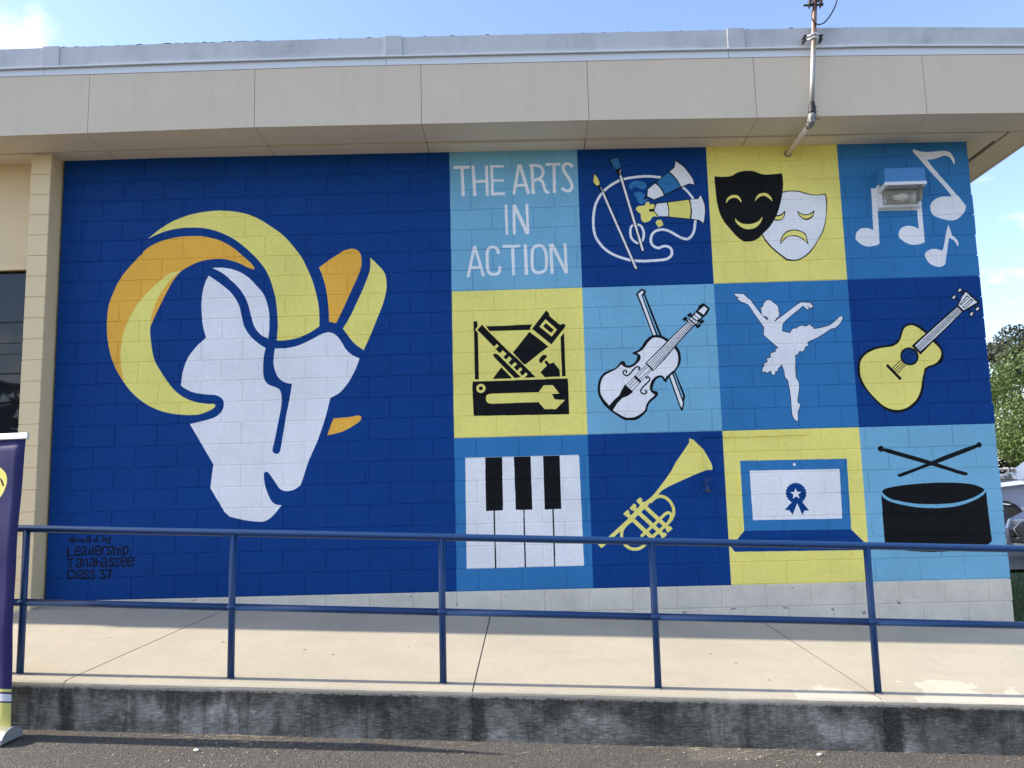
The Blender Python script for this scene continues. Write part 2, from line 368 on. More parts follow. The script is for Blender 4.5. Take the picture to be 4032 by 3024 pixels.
P W 0 5909,1975! 5876,1952 5840,1937 5803,1933 5772,1940 5734,1973 5701,2016 5669,2052 5621,2079! 5645,2095 5653,2114 5646,2145 5620,2175 5582,2205 5539,2219 5502,2212 5478,2196 5465,2183! 5441,2207 5403,2234 5359,2255 5309,2281 5281,2314 5264,2357 5255,2419 5262,2468 5285,2512 5323,2562 5375,2625 5422,2657 5476,2689 5530,2696 5579,2688 5629,2662 5670,2627 5687,2578 5714,2536 5751,2506 5772,2482! 5744,2463 5728,2432 5729,2395 5750,2346 5785,2313 5828,2299 5858,2309 5875,2337! 5889,2313 5933,2277 5971,2247 5998,2205 6010,2143 6004,2087 5979,2041!
P K 0 5695,2178! 5873,2011! 5931,1953! 6034,1862! 6118,1786! 6186,1826! 6079,1932! 5982,2036! 5878,2151! 5763,2260!
P W 0 5709,2176! 5879,2020! 5937,1962! 6033,1873! 6120,1796! 6180,1821! 6070,1932! 5976,2029! 5873,2138! 5770,2244!
L K 5 5724,2187! 6132,1802!
L K 5 5736,2203! 6147,1812!
L K 5 5750,2219! 6160,1817!
L K 5 5761,2233! 6172,1824!
L K 10 5700,2178! 5766,2256!
L K 5 5705,2196! 5507,2382!
L K 5 5720,2209! 5522,2398!
L K 5 5740,2241! 5539,2414!
L K 5 5751,2250! 5556,2442!
L K 22 5586,2299! 5644,2362!
P K 0 5494,2376! 5568,2452! 5515,2487! 5462,2507! 5414,2552! 5369,2618! 5331,2581! 5379,2527! 5436,2479! 5456,2436!
L K 13 5628,2242 5641,2228 5631,2213 5606,2213 5581,2236 5548,2272 5523,2293 5499,2289 5481,2270 5482,2252 5501,2243 5513,2252 5511,2266
L K 13 5701,2326 5699,2314 5717,2313 5731,2333 5722,2351 5690,2381 5658,2411 5639,2442 5647,2463 5668,2473 5689,2465 5695,2449 5681,2440
L K 28 6120,1736! 6159,1710!
L K 16 6137,1721! 6169,1753!
L K 28 6075,1772! 6114,1746!
L K 16 6095,1760! 6124,1789!
L K 28 6235,1807! 6272,1780!
L K 16 6218,1761! 6250,1793!
L K 28 6199,1847! 6238,1820!
L K 16 6178,1804! 6217,1835!
P K 0 6284,1610! 6339,1664! 6316,1707! 6303,1726! 6270,1753! 6195,1694! 6229,1654! 6227,1638!
P K 0 6190,1697! 6267,1756! 6183,1835! 6112,1786!
P W 0 6283,1640! 6314,1668! 6275,1726! 6226,1687!
P W 0 6205,1704! 6250,1746! 6237,1766! 6187,1721!
P W 0 6182,1728! 6225,1762! 6210,1778! 6168,1744!
P W 0 6157,1748! 6173,1763! 6155,1778! 6140,1765!
P W 0 6177,1766! 6192,1779! 6176,1797! 6161,1784!
P W 0 6197,1780! 6216,1793! 6196,1810! 6180,1799!
P W 0 6132,1772! 6146,1785! 6136,1797! 6121,1784!
P W 0 6151,1790! 6165,1803! 6155,1812! 6140,1802!
P W 0 6167,1805! 6184,1816! 6171,1825! 6158,1816!
X W 6 6578,1529! 6603,1525 6615,1533 6634,1529 6655,1534 6664,1528! 6699,1567 6734,1600 6762,1645 6795,1696 6824,1738 6858,1777 6882,1799! 6884,1774 6871,1761 6841,1751 6827,1732 6834,1716 6826,1707 6832,1694 6822,1684 6823,1675! 6837,1669 6850,1654 6858,1629 6881,1604 6909,1599 6936,1612 6953,1632 6982,1658 6991,1690 6991,1715 6996,1734 6991,1759 6981,1771 6962,1783 6961,1799 6946,1795 6942,1801 6957,1808! 6993,1778 7031,1754 7083,1717 7141,1675 7186,1645 7217,1632 7254,1636 7284,1639 7300,1633! 7302,1645 7320,1662 7327,1680! 7315,1677 7314,1693! 7293,1686 7264,1668! 7281,1692 7273,1707! 7256,1694 7239,1675 7221,1670 7182,1702 7117,1750 7059,1798 7029,1829 7018,1860 7013,1908! 7084,1927! 7100,1906 7114,1886! 7154,1884! 7164,1870 7183,1865 7208,1857 7232,1866 7256,1861 7282,1850 7293,1868 7310,1878 7313,1897! 7414,1878 7477,1858 7535,1813 7574,1779 7595,1789 7590,1814 7563,1851 7530,1881 7511,1892 7474,1898 7410,1940 7333,1982 7264,2011 7244,2032! 7252,2051 7221,2065 7216,2084 7190,2111 7169,2102 7146,2132 7121,2142! 7117,2236 7116,2353 7131,2391 7138,2440 7122,2526 7112,2586 7130,2611 7131,2633 7118,2666 7109,2697 7105,2764! 7087,2767 7065,2741 7053,2689 7054,2634 7053,2561 7049,2487 7041,2419 7035,2382 7012,2350 7009,2307 6997,2257 6991,2223! 6977,2244 6952,2262 6947,2287 6922,2295 6917,2320 6899,2326 6887,2316 6880,2288 6864,2291 6845,2307 6831,2293 6809,2296 6801,2286 6809,2252 6829,2233! 6816,2218! 6854,2198 6852,2167 6885,2158 6892,2118 6935,2104 6942,2079 6967,2069! 6904,2006 6841,1942 6837,1917 6844,1867! 6807,1803 6762,1733 6718,1656 6695,1630 6653,1613 6623,1593 6603,1571! 6626,1568! 6601,1555
P K 0 8380,1950! 8335,1905 8289,1876 8241,1867 8198,1873 8159,1900 8138,1937 8121,1986 8100,2023 8074,2047 8030,2064 7968,2072 7895,2082 7832,2102 7781,2131 7736,2173 7710,2222 7697,2284 7698,2345 7716,2419 7748,2476 7797,2544 7852,2613 7907,2669 7976,2708 8047,2720 8115,2706 8184,2671 8249,2612 8284,2552 8305,2491 8317,2418 8331,2363 8350,2321 8385,2297 8441,2280 8492,2251 8518,2202 8519,2153 8500,2097 8471,2046 8452,2030!
P Y 0 8366,1968! 8327,1930 8287,1901 8240,1885 8196,1895 8166,1922 8148,1962 8132,2005 8111,2042 8078,2069 8034,2086 7967,2093 7899,2104 7836,2127 7785,2156 7746,2198 7727,2247 7721,2321 7728,2383 7756,2451 7793,2514 7848,2582 7904,2639 7967,2677 8038,2691 8099,2684 8167,2652 8226,2599 8265,2533 8285,2472 8301,2399 8330,2308! 8362,2284 8418,2267 8463,2238 8491,2195 8498,2152 8481,2108 8437,2057!
P K 0 8225,2085! 8327,2001! 8392,1950! 8563,1806! 8688,1709! 8740,1770! 8697,1810! 8577,1925! 8445,2039! 8303,2171!
P W 0 8259,2083! 8377,1981! 8522,1861! 8693,1722! 8728,1767! 8578,1906! 8440,2026! 8302,2140!
L K 5 8270,2095! 8699,1730!
L K 5 8279,2106! 8707,1741!
L K 5 8287,2118! 8713,1750!
L K 5 8295,2129! 8721,1760!
P K 0 8788,1552! 8910,1686! 8793,1750! 8740,1772! 8688,1706! 8738,1629! 8761,1573!
P W 0 8785,1577! 8882,1682! 8808,1722! 8747,1755! 8702,1705! 8748,1623!
P K 0 8794,1612! 8817,1631! 8728,1705! 8713,1694!
P W 0 8797,1621! 8808,1631! 8729,1695! 8723,1691!
P K 0 8828,1644! 8849,1664! 8758,1738! 8738,1723!
P W 0 8828,1656! 8838,1665! 8758,1729! 8749,1720!
L K 46 8747,1540! 8711,1575!
L W 20 8740,1546! 8718,1569!
L K 46 8687,1607! 8651,1643!
L W 20 8680,1613! 8658,1637!
L K 46 8897,1727! 8861,1763!
L W 20 8890,1734! 8868,1757!
L K 46 8837,1776! 8800,1811!
L W 20 8829,1782! 8808,1805!
L K 13 8739,1580! 8761,1593!
L K 13 8682,1640! 8711,1660!
L K 13 8866,1728! 8837,1709!
L K 13 8807,1772! 8793,1747!
C K 87 8197,2185
C B 68 8197,2185
L K 6 8219,2129! 8140,2191!
L K 6 8236,2135! 8146,2209!
L K 6 8253,2151! 8174,2226!
L K 7 8113,2220! 8026,2296!
L K 7 8126,2239! 8039,2312!
L K 7 8141,2252! 8054,2328!
L K 7 8156,2263! 8070,2343!
L K 27 7977,2261! 8098,2403!
P W 0 3958,3034! 5032,3034! 5042,4060! 3952,4062!
P K 0 4146,3035! 4307,3036! 4303,3532! 4144,3535!
P K 0 4418,3035! 4575,3036! 4578,3533! 4423,3532!
P K 0 4694,3035! 4850,3035! 4848,3533! 4693,3535!
L K 13 4220,3534! 4222,4066!
L K 13 4499,3534! 4497,4061!
L K 13 4771,3534! 4770,4060!
P Y 0 6073,2914 6086,2910 6112,2921 6152,2962 6203,3017 6236,3079 6263,3134 6277,3182 6268,3206 6247,3208 6235,3204! 6143,3235 6008,3289 5886,3340 5800,3385 5759,3426! 5699,3478! 5655,3518! 5627,3491! 5701,3436 5764,3366 5841,3273 5893,3202 5939,3125 5997,3048 6049,2977 6072,2944
P Y 0 5621,3482! 5668,3513! 5505,3660! 5450,3703! 5218,3898! 5195,3871! 5452,3653! 5480,3627!
L Y 34 5189,3856! 5221,3892!
L Y 29 5687,3487! 5730,3452 5779,3441 5826,3454 5866,3491 5889,3536 5895,3584 5880,3640 5839,3686 5778,3737 5714,3789 5652,3841 5609,3884 5572,3909 5530,3919 5482,3913 5436,3883 5408,3838 5401,3785 5412,3738 5450,3691 5512,3648!
L Y 28 5589,3798! 5664,3735! 5728,3682! 5781,3634 5813,3606 5843,3593 5866,3607 5869,3637 5852,3666!
L Y 38 5579,3484! 5845,3745!
L Y 34 5560,3488! 5601,3456!
L Y 34 5822,3764! 5866,3728!
L Y 38 5518,3536! 5792,3803!
L Y 34 5497,3555! 5542,3510!
L Y 34 5770,3817! 5813,3783!
L Y 38 5457,3594! 5726,3863!
L Y 34 5435,3605! 5479,3569!
L Y 34 5704,3880! 5748,3843!
P M 0 6538,3129! 7533,3136! 7525,3789! 6537,3777!
P W 0 6622,3223! 7458,3230! 7449,3687! 6624,3682!
C W 14 7042,3177
P B 0 6538,3777! 7523,3788! 7644,3917! 7655,3965! 7643,3979! 6439,3966! 6408,3923!
S B 90 7040,3443
T W 55 7037,3450
P B 0 7007,3514! 6923,3595! 6967,3599! 6995,3641! 7044,3534! 7083,3646! 7105,3604! 7149,3607! 7085,3516!
P K 0 7838,3450 7867,3424 7949,3406 8071,3392 8239,3382 8407,3381 8540,3386 8659,3401 8737,3426 8778,3458 8730,3496 8647,3534 8510,3568 8389,3576 8256,3576 8136,3568 8031,3549 7926,3523 7868,3491
P K 0 7824,3479! 7853,3514 7917,3548 8028,3579 8153,3602 8286,3612 8419,3610 8521,3598 8623,3570 8728,3526 8770,3497 8793,3471! 8795,3658! 8803,3923! 8749,3961 8583,3996 8383,4010 8217,4010 8019,3994 7889,3960 7822,3915!
P K 0 7884,3051 7931,3055 7997,3077 8161,3129 8314,3180 8519,3256 8630,3293 8638,3306 8627,3318 8581,3312 8353,3232 8249,3199 8066,3140 7941,3099 7876,3074
C K 28 7857,3052
P K 0 8745,3036 8700,3048 8651,3060 8533,3101 8429,3136 8318,3180 8151,3243 8013,3287 7991,3303 8003,3317 8051,3308 8218,3248 8356,3205 8529,3145 8689,3089 8759,3057
C K 25 8770,3040
L N 12 230,3699 214,3699 209,3714 216,3724 233,3716
L N 14 242,3670! 236,3721 252,3725
L N 10 260,3696 252,3711 257,3723 270,3720 272,3705 263,3696
L N 12 284,3702! 282,3725!
L N 10 283,3709 298,3701 305,3709 303,3726
L N 10 340,3702 320,3706 315,3720 324,3726 337,3717
L N 12 344,3698! 341,3724 359,3724
L N 13 390,3670! 371,3725 387,3723
L N 10 374,3682! 416,3681!
L N 10 399,3716 414,3707 410,3697 398,3708 401,3725 425,3724
L N 12 468,3703 447,3708 442,3721 451,3727 470,3720
L N 14 480,3669! 473,3722 496,3721
L N 14 538,3669! 526,3720 545,3720 552,3703
L N 12 565,3695! 559,3716 575,3721 588,3696
L N 13 602,3686! 595,3737 583,3750 571,3746
L N 20 202,3769! 204,3855!
L N 12 189,3855! 260,3850!
L N 15 277,3814 313,3810 316,3788 298,3772 277,3780 272,3814 276,3841 294,3848 316,3838
L N 15 332,3785 350,3771 369,3782 371,3816 376,3849
L N 14 369,3811 345,3816 332,3834 343,3848 369,3838
L N 17 434,3762! 446,3850!
L N 14 437,3801 411,3807 401,3827 412,3843 441,3834
L N 15 472,3812 510,3810 507,3782 486,3768 467,3781 464,3819 475,3846 493,3852 513,3839
L N 17 530,3774! 529,3847!
L N 14 536,3786 553,3775 570,3784
L N 15 613,3783 594,3778 579,3789 585,3808 610,3826 611,3843 590,3849 574,3837
L N 17 627,3763! 641,3852!
L N 15 641,3809 661,3793 674,3810 681,3853
L N 16 692,3787! 703,3848!
C N 8 694,3762
L N 17 727,3777! 728,3866!
L N 15 731,3789 758,3782 772,3806 765,3836 734,3845
L N 15 196,3884! 261,3882!
L N 17 232,3884! 232,3959!
L N 15 287,3896 309,3879 327,3893 327,3931 333,3958
L N 14 325,3920 297,3926 283,3946 302,3959 326,3950
L N 17 344,3878! 359,3958!
L N 17 379,3878! 396,3956!
L N 15 416,3894 438,3877 453,3893 454,3927 460,3957
L N 14 452,3917 426,3923 413,3943 431,3955 453,3946
L N 17 469,3880! 483,3959!
L N 15 483,3922 505,3911 517,3925 523,3959
L N 15 532,3890 553,3877 568,3892 570,3923 578,3957
L N 14 570,3919 541,3926 529,3946 549,3958 571,3949
L N 15 638,3892 616,3883 602,3895 613,3914 635,3935 633,3953 611,3958 599,3945
L N 15 690,3894 668,3884 653,3896 664,3915 684,3936 684,3954 664,3962 650,3948
L N 15 714,3920 756,3914 762,3894 737,3878 715,3889 711,3926 722,3954 740,3962 762,3950
L N 15 779,3919 821,3914 828,3893 802,3879 779,3891 775,3928 787,3955 804,3961 826,3948
L N 17 259,3998 237,3985 215,3992 207,4022 215,4056 237,4063 259,4051
L N 17 279,3989! 288,4065!
L N 15 300,4003 328,3987 349,3999 351,4032 359,4066
L N 14 348,4029 319,4032 303,4052 320,4065 349,4057
L N 15 406,4000 387,3990 370,4003 383,4023 405,4042 400,4064 383,4069 368,4056
L N 15 462,4001 442,3991 426,4004 439,4024 460,4043 456,4069 439,4073 424,4059
L N 15 509,3995! 547,3993! 531,4023! 555,4036 560,4058 539,4071 513,4057
L N 16 575,3997! 620,3994! 591,4070!
P D 0 7885,4433! 7905,4450! 7929,4467! 7919,4480! 7898,4469! 7888,4449!
P D 0 7561,4535! 7597,4525! 7602,4547! 7573,4558!
P D 0 7287,4493! 7318,4500! 7307,4519! 7290,4510!
P D 0 6849,4475! 6905,4479! 6902,4490! 6855,4489!
P D 0 6363,4478! 6419,4471! 6426,4481! 6376,4489!
P D 0 5931,4487! 5966,4499! 5961,4513! 5930,4509!
P D 0 8021,4404! 8048,4409! 8042,4416!
P D 0 3421,4288! 3438,4294! 3432,4313! 3424,4305!
P D 0 3846,4367! 3858,4373! 3854,4401! 3846,4390!
P D 0 6931,4305! 6967,4301! 6962,4309! 6939,4313!
P D 0 1382,4288! 1414,4286! 1404,4300!"""
PX = 450                                    # picture elements per metre
WW, WH = 8.98, 4.75


def enc(c):
    return [12.92 * x if x <= 0.0031308 else 1.055 * x ** (1 / 2.4) - 0.055 for x in c]


def spline(pts, closed):
    P = np.array([p[:2] for p in pts], float); K = [p[2] for p in pts]; n = len(P); out = []
    rng = range(n) if closed else range(n - 1)
    for i in rng:
        a, b = P[i], P[(i + 1) % n]
        if K[i] and K[(i + 1) % n]: out.append(a); continue
        p0 = a - (b - a) * 0.0 if (K[i] or (not closed and i == 0)) else P[i - 1]
        p3 = b if (K[(i + 1) % n] or (not closed and i + 2 >= n)) else P[(i + 2) % n]
        for t in np.linspace(0, 1, 9)[:-1]:
            out.append(0.5 * ((2 * a) + (-p0 + b) * t + (2 * p0 - 5 * a + 4 * b - p3) * t * t + (-p0 + 3 * a - 3 * b + p3) * t ** 3))
    if not closed: out.append(P[-1])
    return np.array(out)


class Canvas:
    def __init__(s, w, h, px, bg):
        s.px = px; s.a = np.empty((int(h * px), int(w * px), 3), np.float32); s.a[:] = enc(bg)

    def poly(s, Pm, col):
        P = Pm * s.px / 1000.0; H, W_, _ = s.a.shape
        x0, y0 = np.floor(P.min(0)).astype(int) - 1; x1, y1 = np.ceil(P.max(0)).astype(int) + 1
        x0, y0 = max(x0, 0), max(y0, 0); x1, y1 = min(x1, W_), min(y1, H)
        if x1 <= x0 or y1 <= y0: return
        acc = np.zeros((y1 - y0, x1 - x0 + 1), np.int32); Q = np.roll(P, -1, 0)
        for (ax, ay), (bx, by) in zip(P, Q):
            if ay == by: continue
            lo, hi = (ay, by) if ay < by else (by, ay)
            r0, r1 = max(int(math.ceil(lo - .5)), y0), min(int(math.ceil(hi - .5)), y1)
            if r1 <= r0: continue
            rr = np.arange(r0, r1); xs = ax + (rr + .5 - ay) * (bx - ax) / (by - ay)
            xi = np.clip(np.ceil(xs - .5).astype(int) - x0, 0, x1 - x0)
            np.add.at(acc, (rr - y0, xi), 1)
        m = (np.cumsum(acc, 1)[:, :-1] & 1).astype(bool)
        s.a[y0:y1, x0:x1][m] = enc(col)

    def line(s, Pm, w, col, butt=False):
        if butt and len(Pm) == 2:
            a, b = Pm; d = (b - a) / max(np.hypot(*(b - a)), 1e-6); n = np.array((-d[1], d[0])) * w / 2
            return s.poly(np.array([a + n, b + n, b - n, a - n]), col)
        P = Pm * s.px / 1000.0; r = w * s.px / 2000.0; H, W_, _ = s.a.shape
        for a, b in zip(P[:-1], P[1:]):
            x0, y0 = np.floor(np.minimum(a, b) - r - 1).astype(int); x1, y1 = np.ceil(np.maximum(a, b) + r + 1).astype(int)
            x0, y0 = max(x0, 0), max(y0, 0); x1, y1 = min(x1, W_), min(y1, H)
            if x1 <= x0 or y1 <= y0: continue
            X, Y = np.meshgrid(np.arange(x0, x1) + .5, np.arange(y0, y1) + .5); d = b - a; L2 = max(d @ d, 1e-9)
            t = np.clip(((X - a[0]) * d[0] + (Y - a[1]) * d[1]) / L2, 0, 1)
            m = (X - a[0] - t * d[0]) ** 2 + (Y - a[1] - t * d[1]) ** 2 <= r * r
            s.a[y0:y1, x0:x1][m] = enc(col)

    def circle(s, c, r, col, k=40):
        q = np.linspace(0, 2 * math.pi, k, endpoint=False)
        s.poly(np.stack([c[0] + r * np.cos(q), c[1] + r * np.sin(q)], -1), col)

    def image(s, name):
        H, W_, _ = s.a.shape
        im = bpy.data.images.new(name, W_, H, alpha=False)
        px = np.ones((H, W_, 4), np.float32); px[..., :3] = s.a[::-1]
        im.pixels.foreach_set(px.ravel()); im.update(); im.pack()
        return im


def rect(x0, x1, y0, y1): return np.array([(x0, y0), (x1, y0), (x1, y1), (x0, y1)], float)


cv = Canvas(WW, WH, PX, PAL['B'])
ROWS = [0, 1422.4, 2844.8, 4267.2]; COLS = [3855, 5121, 6389, 7668, 9000]
for j, row in enumerate(('LBYM', 'YLMB', 'MBYL')):
    for i, c in enumerate(row):
        cv.poly(rect(COLS[i], COLS[i + 1], ROWS[j], ROWS[j + 1]), PAL[c])
cv.poly(rect(0, 9000, 4267, 4760), PAL['G'])
for ln in MURAL.strip().split('\n'):
    k, c, w, *ps = ln.split(); w = float(w); pts = []
    for p in ps:
        e = p.count('!'); x, y = p.replace('!', '').split(','); pts.append((float(x), float(y), e))
    col = PAL[c]
    if k == 'P': cv.poly(spline(pts, True), col)
    elif k == 'X':
        S = spline(pts, True); cv.line(np.vstack([S, S[:1]]), w * 2, PAL['N']); cv.poly(S, col)
    elif k == 'L':
        if len(pts) == 2: cv.line(np.array([p[:2] for p in pts]), w, col, butt=pts[1][2] < 2)
        else: cv.line(spline(pts, False), w, col)
    elif k == 'C': cv.circle(pts[0], w if c != 'N' else w, col)
    elif k == 'S':
        cv.circle(pts[0], w * .93, col)
        for q in range(20): cv.circle((pts[0][0] + w * .93 * math.cos(q * .31416), pts[0][1] + w * .93 * math.sin(q * .31416)), w * .155, col, 12)
    elif k == 'T':
        cv.poly(np.array([(pts[0][0] + (w if i % 2 == 0 else w * .42) * math.sin(i * math.pi / 5), pts[0][1] - (w if i % 2 == 0 else w * .42) * math.cos(i * math.pi / 5)) for i in range(10)]), col)
mural_img = cv.image('mural_paint')
del cv
# ------------------------------------------------------------------ the school building
Z = Vector((0, 0, ZO))


def wloc(o):
    p = Vector((0, 0, 0))
    while o is not None: p += o.location; o = o.parent
    return p


def wobj(name, mb, mat, parent=None, origin=None):
    """mb is in wall coordinates (z = 0 at the top course); origin only for top-level meshes"""
    me = mb.mesh(name)
    if parent is None:
        o = raw(name, me, None, mat, loc=Vector(origin) + Z); me.transform(Matrix.Translation(-Vector(origin)))
    else:
        o = raw(name, me, parent, mat); me.transform(Matrix.Translation(Z - wloc(parent)))
    return o


def lin(xs, ys):
    return lambda x: float(np.interp(x, xs, ys))


building = thing('school_building', 'one-storey school building with a blue, yellow and white mural on its block wall', 'building', (0, 0, ZO))

MU = Mat('mural_paint_on_block', 0.6, 0, 0.12)
tc = MU.n('ShaderNodeTexCoord'); tc.object = building
sp = MU.n('ShaderNodeSeparateXYZ'); MU.l(tc.outputs['Object'], sp.inputs[0])
cb = MU.n('ShaderNodeCombineXYZ')
MU.l(MU.math('MULTIPLY', sp.outputs['X'], 1 / WW), cb.inputs['X'])
MU.l(MU.math('MULTIPLY_ADD', sp.outputs['Z'], 1 / WH, 1.0), cb.inputs['Y'])
im = MU.n('ShaderNodeTexImage', extension='EXTEND'); im.image = mural_img; MU.l(cb.outputs[0], im.inputs['Vector'])
v1 = MU.ramp(MU.noise(1.6, 5), [(0.3, .90), (0.7, 1.06)])
v2 = MU.ramp(MU.noise(28, 4, 0.65), [(0.3, .94), (0.7, 1.05)])
c_ = MU.mix(1.0, im.outputs['Color'], v1, 'MULTIPLY'); c_ = MU.mix(1.0, c_, v2, 'MULTIPLY')
# scuffs and dirt on the unpainted-grey foot of the wall
low = MU.math('LESS_THAN', sp.outputs['Z'], -4.268)
sc_ = MU.ramp(MU.noise(9, 8, 0.7, sc3=(1, 1, 2.2)), [(0.60, 0.0), (0.72, 0.55)])
c_ = MU.mix(MU.math('MULTIPLY', low, sc_), c_, (.16, .145, .12))
foot = MU.ramp(MU.noise(5, 6, 0.6), [(0.35, 0.0), (0.8, 0.35)])
c_ = MU.mix(MU.math('MULTIPLY', low, foot), c_, (.30, .28, .24))
MU.base(c_)
MU.bump(MU.noise(55, 6, 0.7), 0.0016).bump(MU.noise(260, 3, 0.6), 0.0007)
MU.rough(MU.ramp(MU.noise(12, 3), [(0.3, .5), (0.7, .68)]))
mat_mural = MU.m
FP = Mat('fascia_paint', .6, 0, .3)
FP.base(FP.mix(FP.ramp(FP.noise(5, 8, .7, sc3=(1.2, 1, .16)), [(.50, 0.0), (.80, .22)]), FP.mix(FP.noise(2.2, 5), (.62, .53, .395), (.67, .575, .435)), (.36, .32, .26)))
FP.bump(FP.noise(120, 3), .0006).bump(FP.noise(1.4, 3), .006)
mat_fascia = FP.m
mat_soffit = simple('soffit_paint', (.66, .58, .45), .65, var=.09, scale=1.8, bump=.0006, bscale=120)
mat_cream = simple('cream_wall_paint', (.74, .585, .34), .6, var=.05, scale=3, bump=.001, bscale=90)
mat_dark = simple('dark_gap', (.02, .02, .02), .9)

BW, BH = 0.4064, 0.2032
mw = MB()
for (a, b) in ((0, 8.924),):
    mw.box(a + .003, b, .0052, .19, -4.90, .10)
mural_wall = wobj('mural_wall', mw, mat_mural, building)
mural_wall['label'] = 'recessed mortar joints and core of the painted block wall'


def block_mesh(w, h, seed):
    q = random.Random(seed); b = .0050; y0, y1 = 0.0, .018
    v = [(-w / 2, y1, -h / 2), (w / 2, y1, -h / 2), (w / 2, y1, h / 2), (-w / 2, y1, h / 2)]
    v += [(-w / 2 + q.uniform(-.001, .001), y0 + .0036, -h / 2 + q.uniform(-.0008, .0008)), (w / 2 + q.uniform(-.001, .001), y0 + .0036, -h / 2 + q.uniform(-.0008, .0008)),
          (w / 2 + q.uniform(-.001, .001), y0 + .0036, h / 2 + q.uniform(-.0008, .0008)), (-w / 2 + q.uniform(-.001, .001), y0 + .0036, h / 2 + q.uniform(-.0008, .0008))]
    v += [(-w / 2 + b, y0 + q.uniform(0, .0006), -h / 2 + b), (w / 2 - b, y0 + q.uniform(0, .0006), -h / 2 + b), (w / 2 - b, y0 + q.uniform(0, .0006), h / 2 - b), (-w / 2 + b, y0 + q.uniform(0, .0006), h / 2 - b)]
    f = [(8, 9, 10, 11)]
    for o in (0, 4):
        for i in range(4): f.append((o + i, o + (i + 1) % 4, o + 4 + (i + 1) % 4, o + 4 + i))
    m = MB().add(v, f); return m


full = [block_mesh(BW - .009, BH - .009, i) for i in range(6)]
half = [block_mesh(BW / 2 - .009, BH - .009, 20 + i) for i in range(3)]
tfull = block_mesh(BW - .009, BH + .05, 40); thalf = block_mesh(BW / 2 - .009, BH + .05, 41)
M_ = {}
for k_, L_ in (('f', full), ('h', half), ('tf', [tfull]), ('th', [thalf])):
    M_[k_] = []
    for q_ in L_:
        me = q_.mesh('block'); me.materials.append(mat_mural); M_[k_].append((me, q_))
spots = []
for c in range(23):
    us = [(u, 1) for u in range(22)] if c % 2 == 0 else [(0, .5)] + [(u + .5, 1) for u in range(21)] + [(21.5, .5)]
    for u, w in us:
        xc = (u + w / 2) * BW; zc = -(c + .5) * BH
        if c == 22 and xc < 4.0: continue
        if c == 0: zc += .0275
        spots.append((xc, zc, w, c))
camw = Vector((4.5514, -7.9083, -3.3656))
spots.sort(key=lambda s: (Vector((s[0], 0, s[1])) - camw).length)
rest_mb = MB()
for i, (x, z, w, c) in enumerate(spots):
    key = ('t' if c == 0 else '') + ('f' if w == 1 else 'h'); me, q_ = rnd.choice(M_[key])
    x += rnd.uniform(-.0012, .0012); z += rnd.uniform(-.0008, .0008); x += rnd.uniform(-.006, .004) if x > 8.7 else 0; y = rnd.uniform(-.0012, .0006)
    if i < 300: raw('block', me, mural_wall, loc=(x, y, z))
    else: rest_mb.add([(a + x, b + y, d + z) for a, b, d in q_.v], q_.f)
struct(wobj('blocks', rest_mb, mat_mural, mural_wall), 'stuff')

# pilaster of half blocks, left of the mural
pil = wobj('pilaster', MB().box(-.203, -.018, -.193, .19, -4.55, .06), mat_cream, building)
pm = MB().cbox(-.0975, .0975, 0, .05, -.0985, .0985, .004).mesh('pilaster_block'); pm.materials.append(mat_cream)
for c in range(22):
    raw('pilaster_block', pm, pil, loc=(-.1105 + rnd.uniform(-.001, .001), -.200 + rnd.uniform(-.0015, .001), .018 - (c + .5) * BH))
# wall left of the pilaster: lintel panel, window, block apron
wobj('wall', MB().box(-6.4, -.205, .03, .19, -1.045, .12).box(-6.4, -3.6, .03, .19, -4.6, -1.045).box(-3.6, -.205, .03, .19, -4.6, -3.35), mat_cream, building)
wobj('side_wall', MB().box(8.90, 8.928, .02, .3, -4.9, .1).box(8.7, 8.926, .19, 9.5, -4.9, .1).box(-6.4, -6.2, .19, 9.5, -4.9, .1).box(-6.2, 8.7, 9.3, 9.5, -4.9, .1), mat_cream, building)
win = wobj('window', MB().box(-3.6, -.205, -.005, .028, -1.075, -1.035).box(-3.6, -.205, .0, .06, -3.38, -3.34).box(-3.6, -3.56, .05, .1, -3.34, -1.075).box(-.235, -.206, .05, .1, -3.34, -1.075), mat_cream, building)
GL = Mat('dark_window_glass', .02, 0, .5); GL.base((.012, .014, .017)); GL.b.inputs['IOR'].default_value = 1.45
GL.bump(GL.noise(1.4, 2), .012)
for a, b in ((-1.578, -1.075), (-1.790, -1.592), (-1.898, -1.797), (-2.087, -1.905), (-3.34, -2.104)):
    for x0, x1 in ((-1.9, -.232), (-3.56, -1.93)):
        g = MB().box(x0, x1, .066, .072, b if False else a, b); wobj('pane', g, GL.m, win)
for z in (-1.585, -1.7935, -1.9015, -2.0955):
    hgt = .0065 if z in (-1.585, -2.0955) else .0032
    wobj('mullion', MB().box(-3.56, -.233, .06, .085, z - hgt, z + hgt), mat_dark, win)
wobj('mullion', MB().box(-1.93, -1.90, .058, .085, -3.34, -1.075), mat_dark, win)

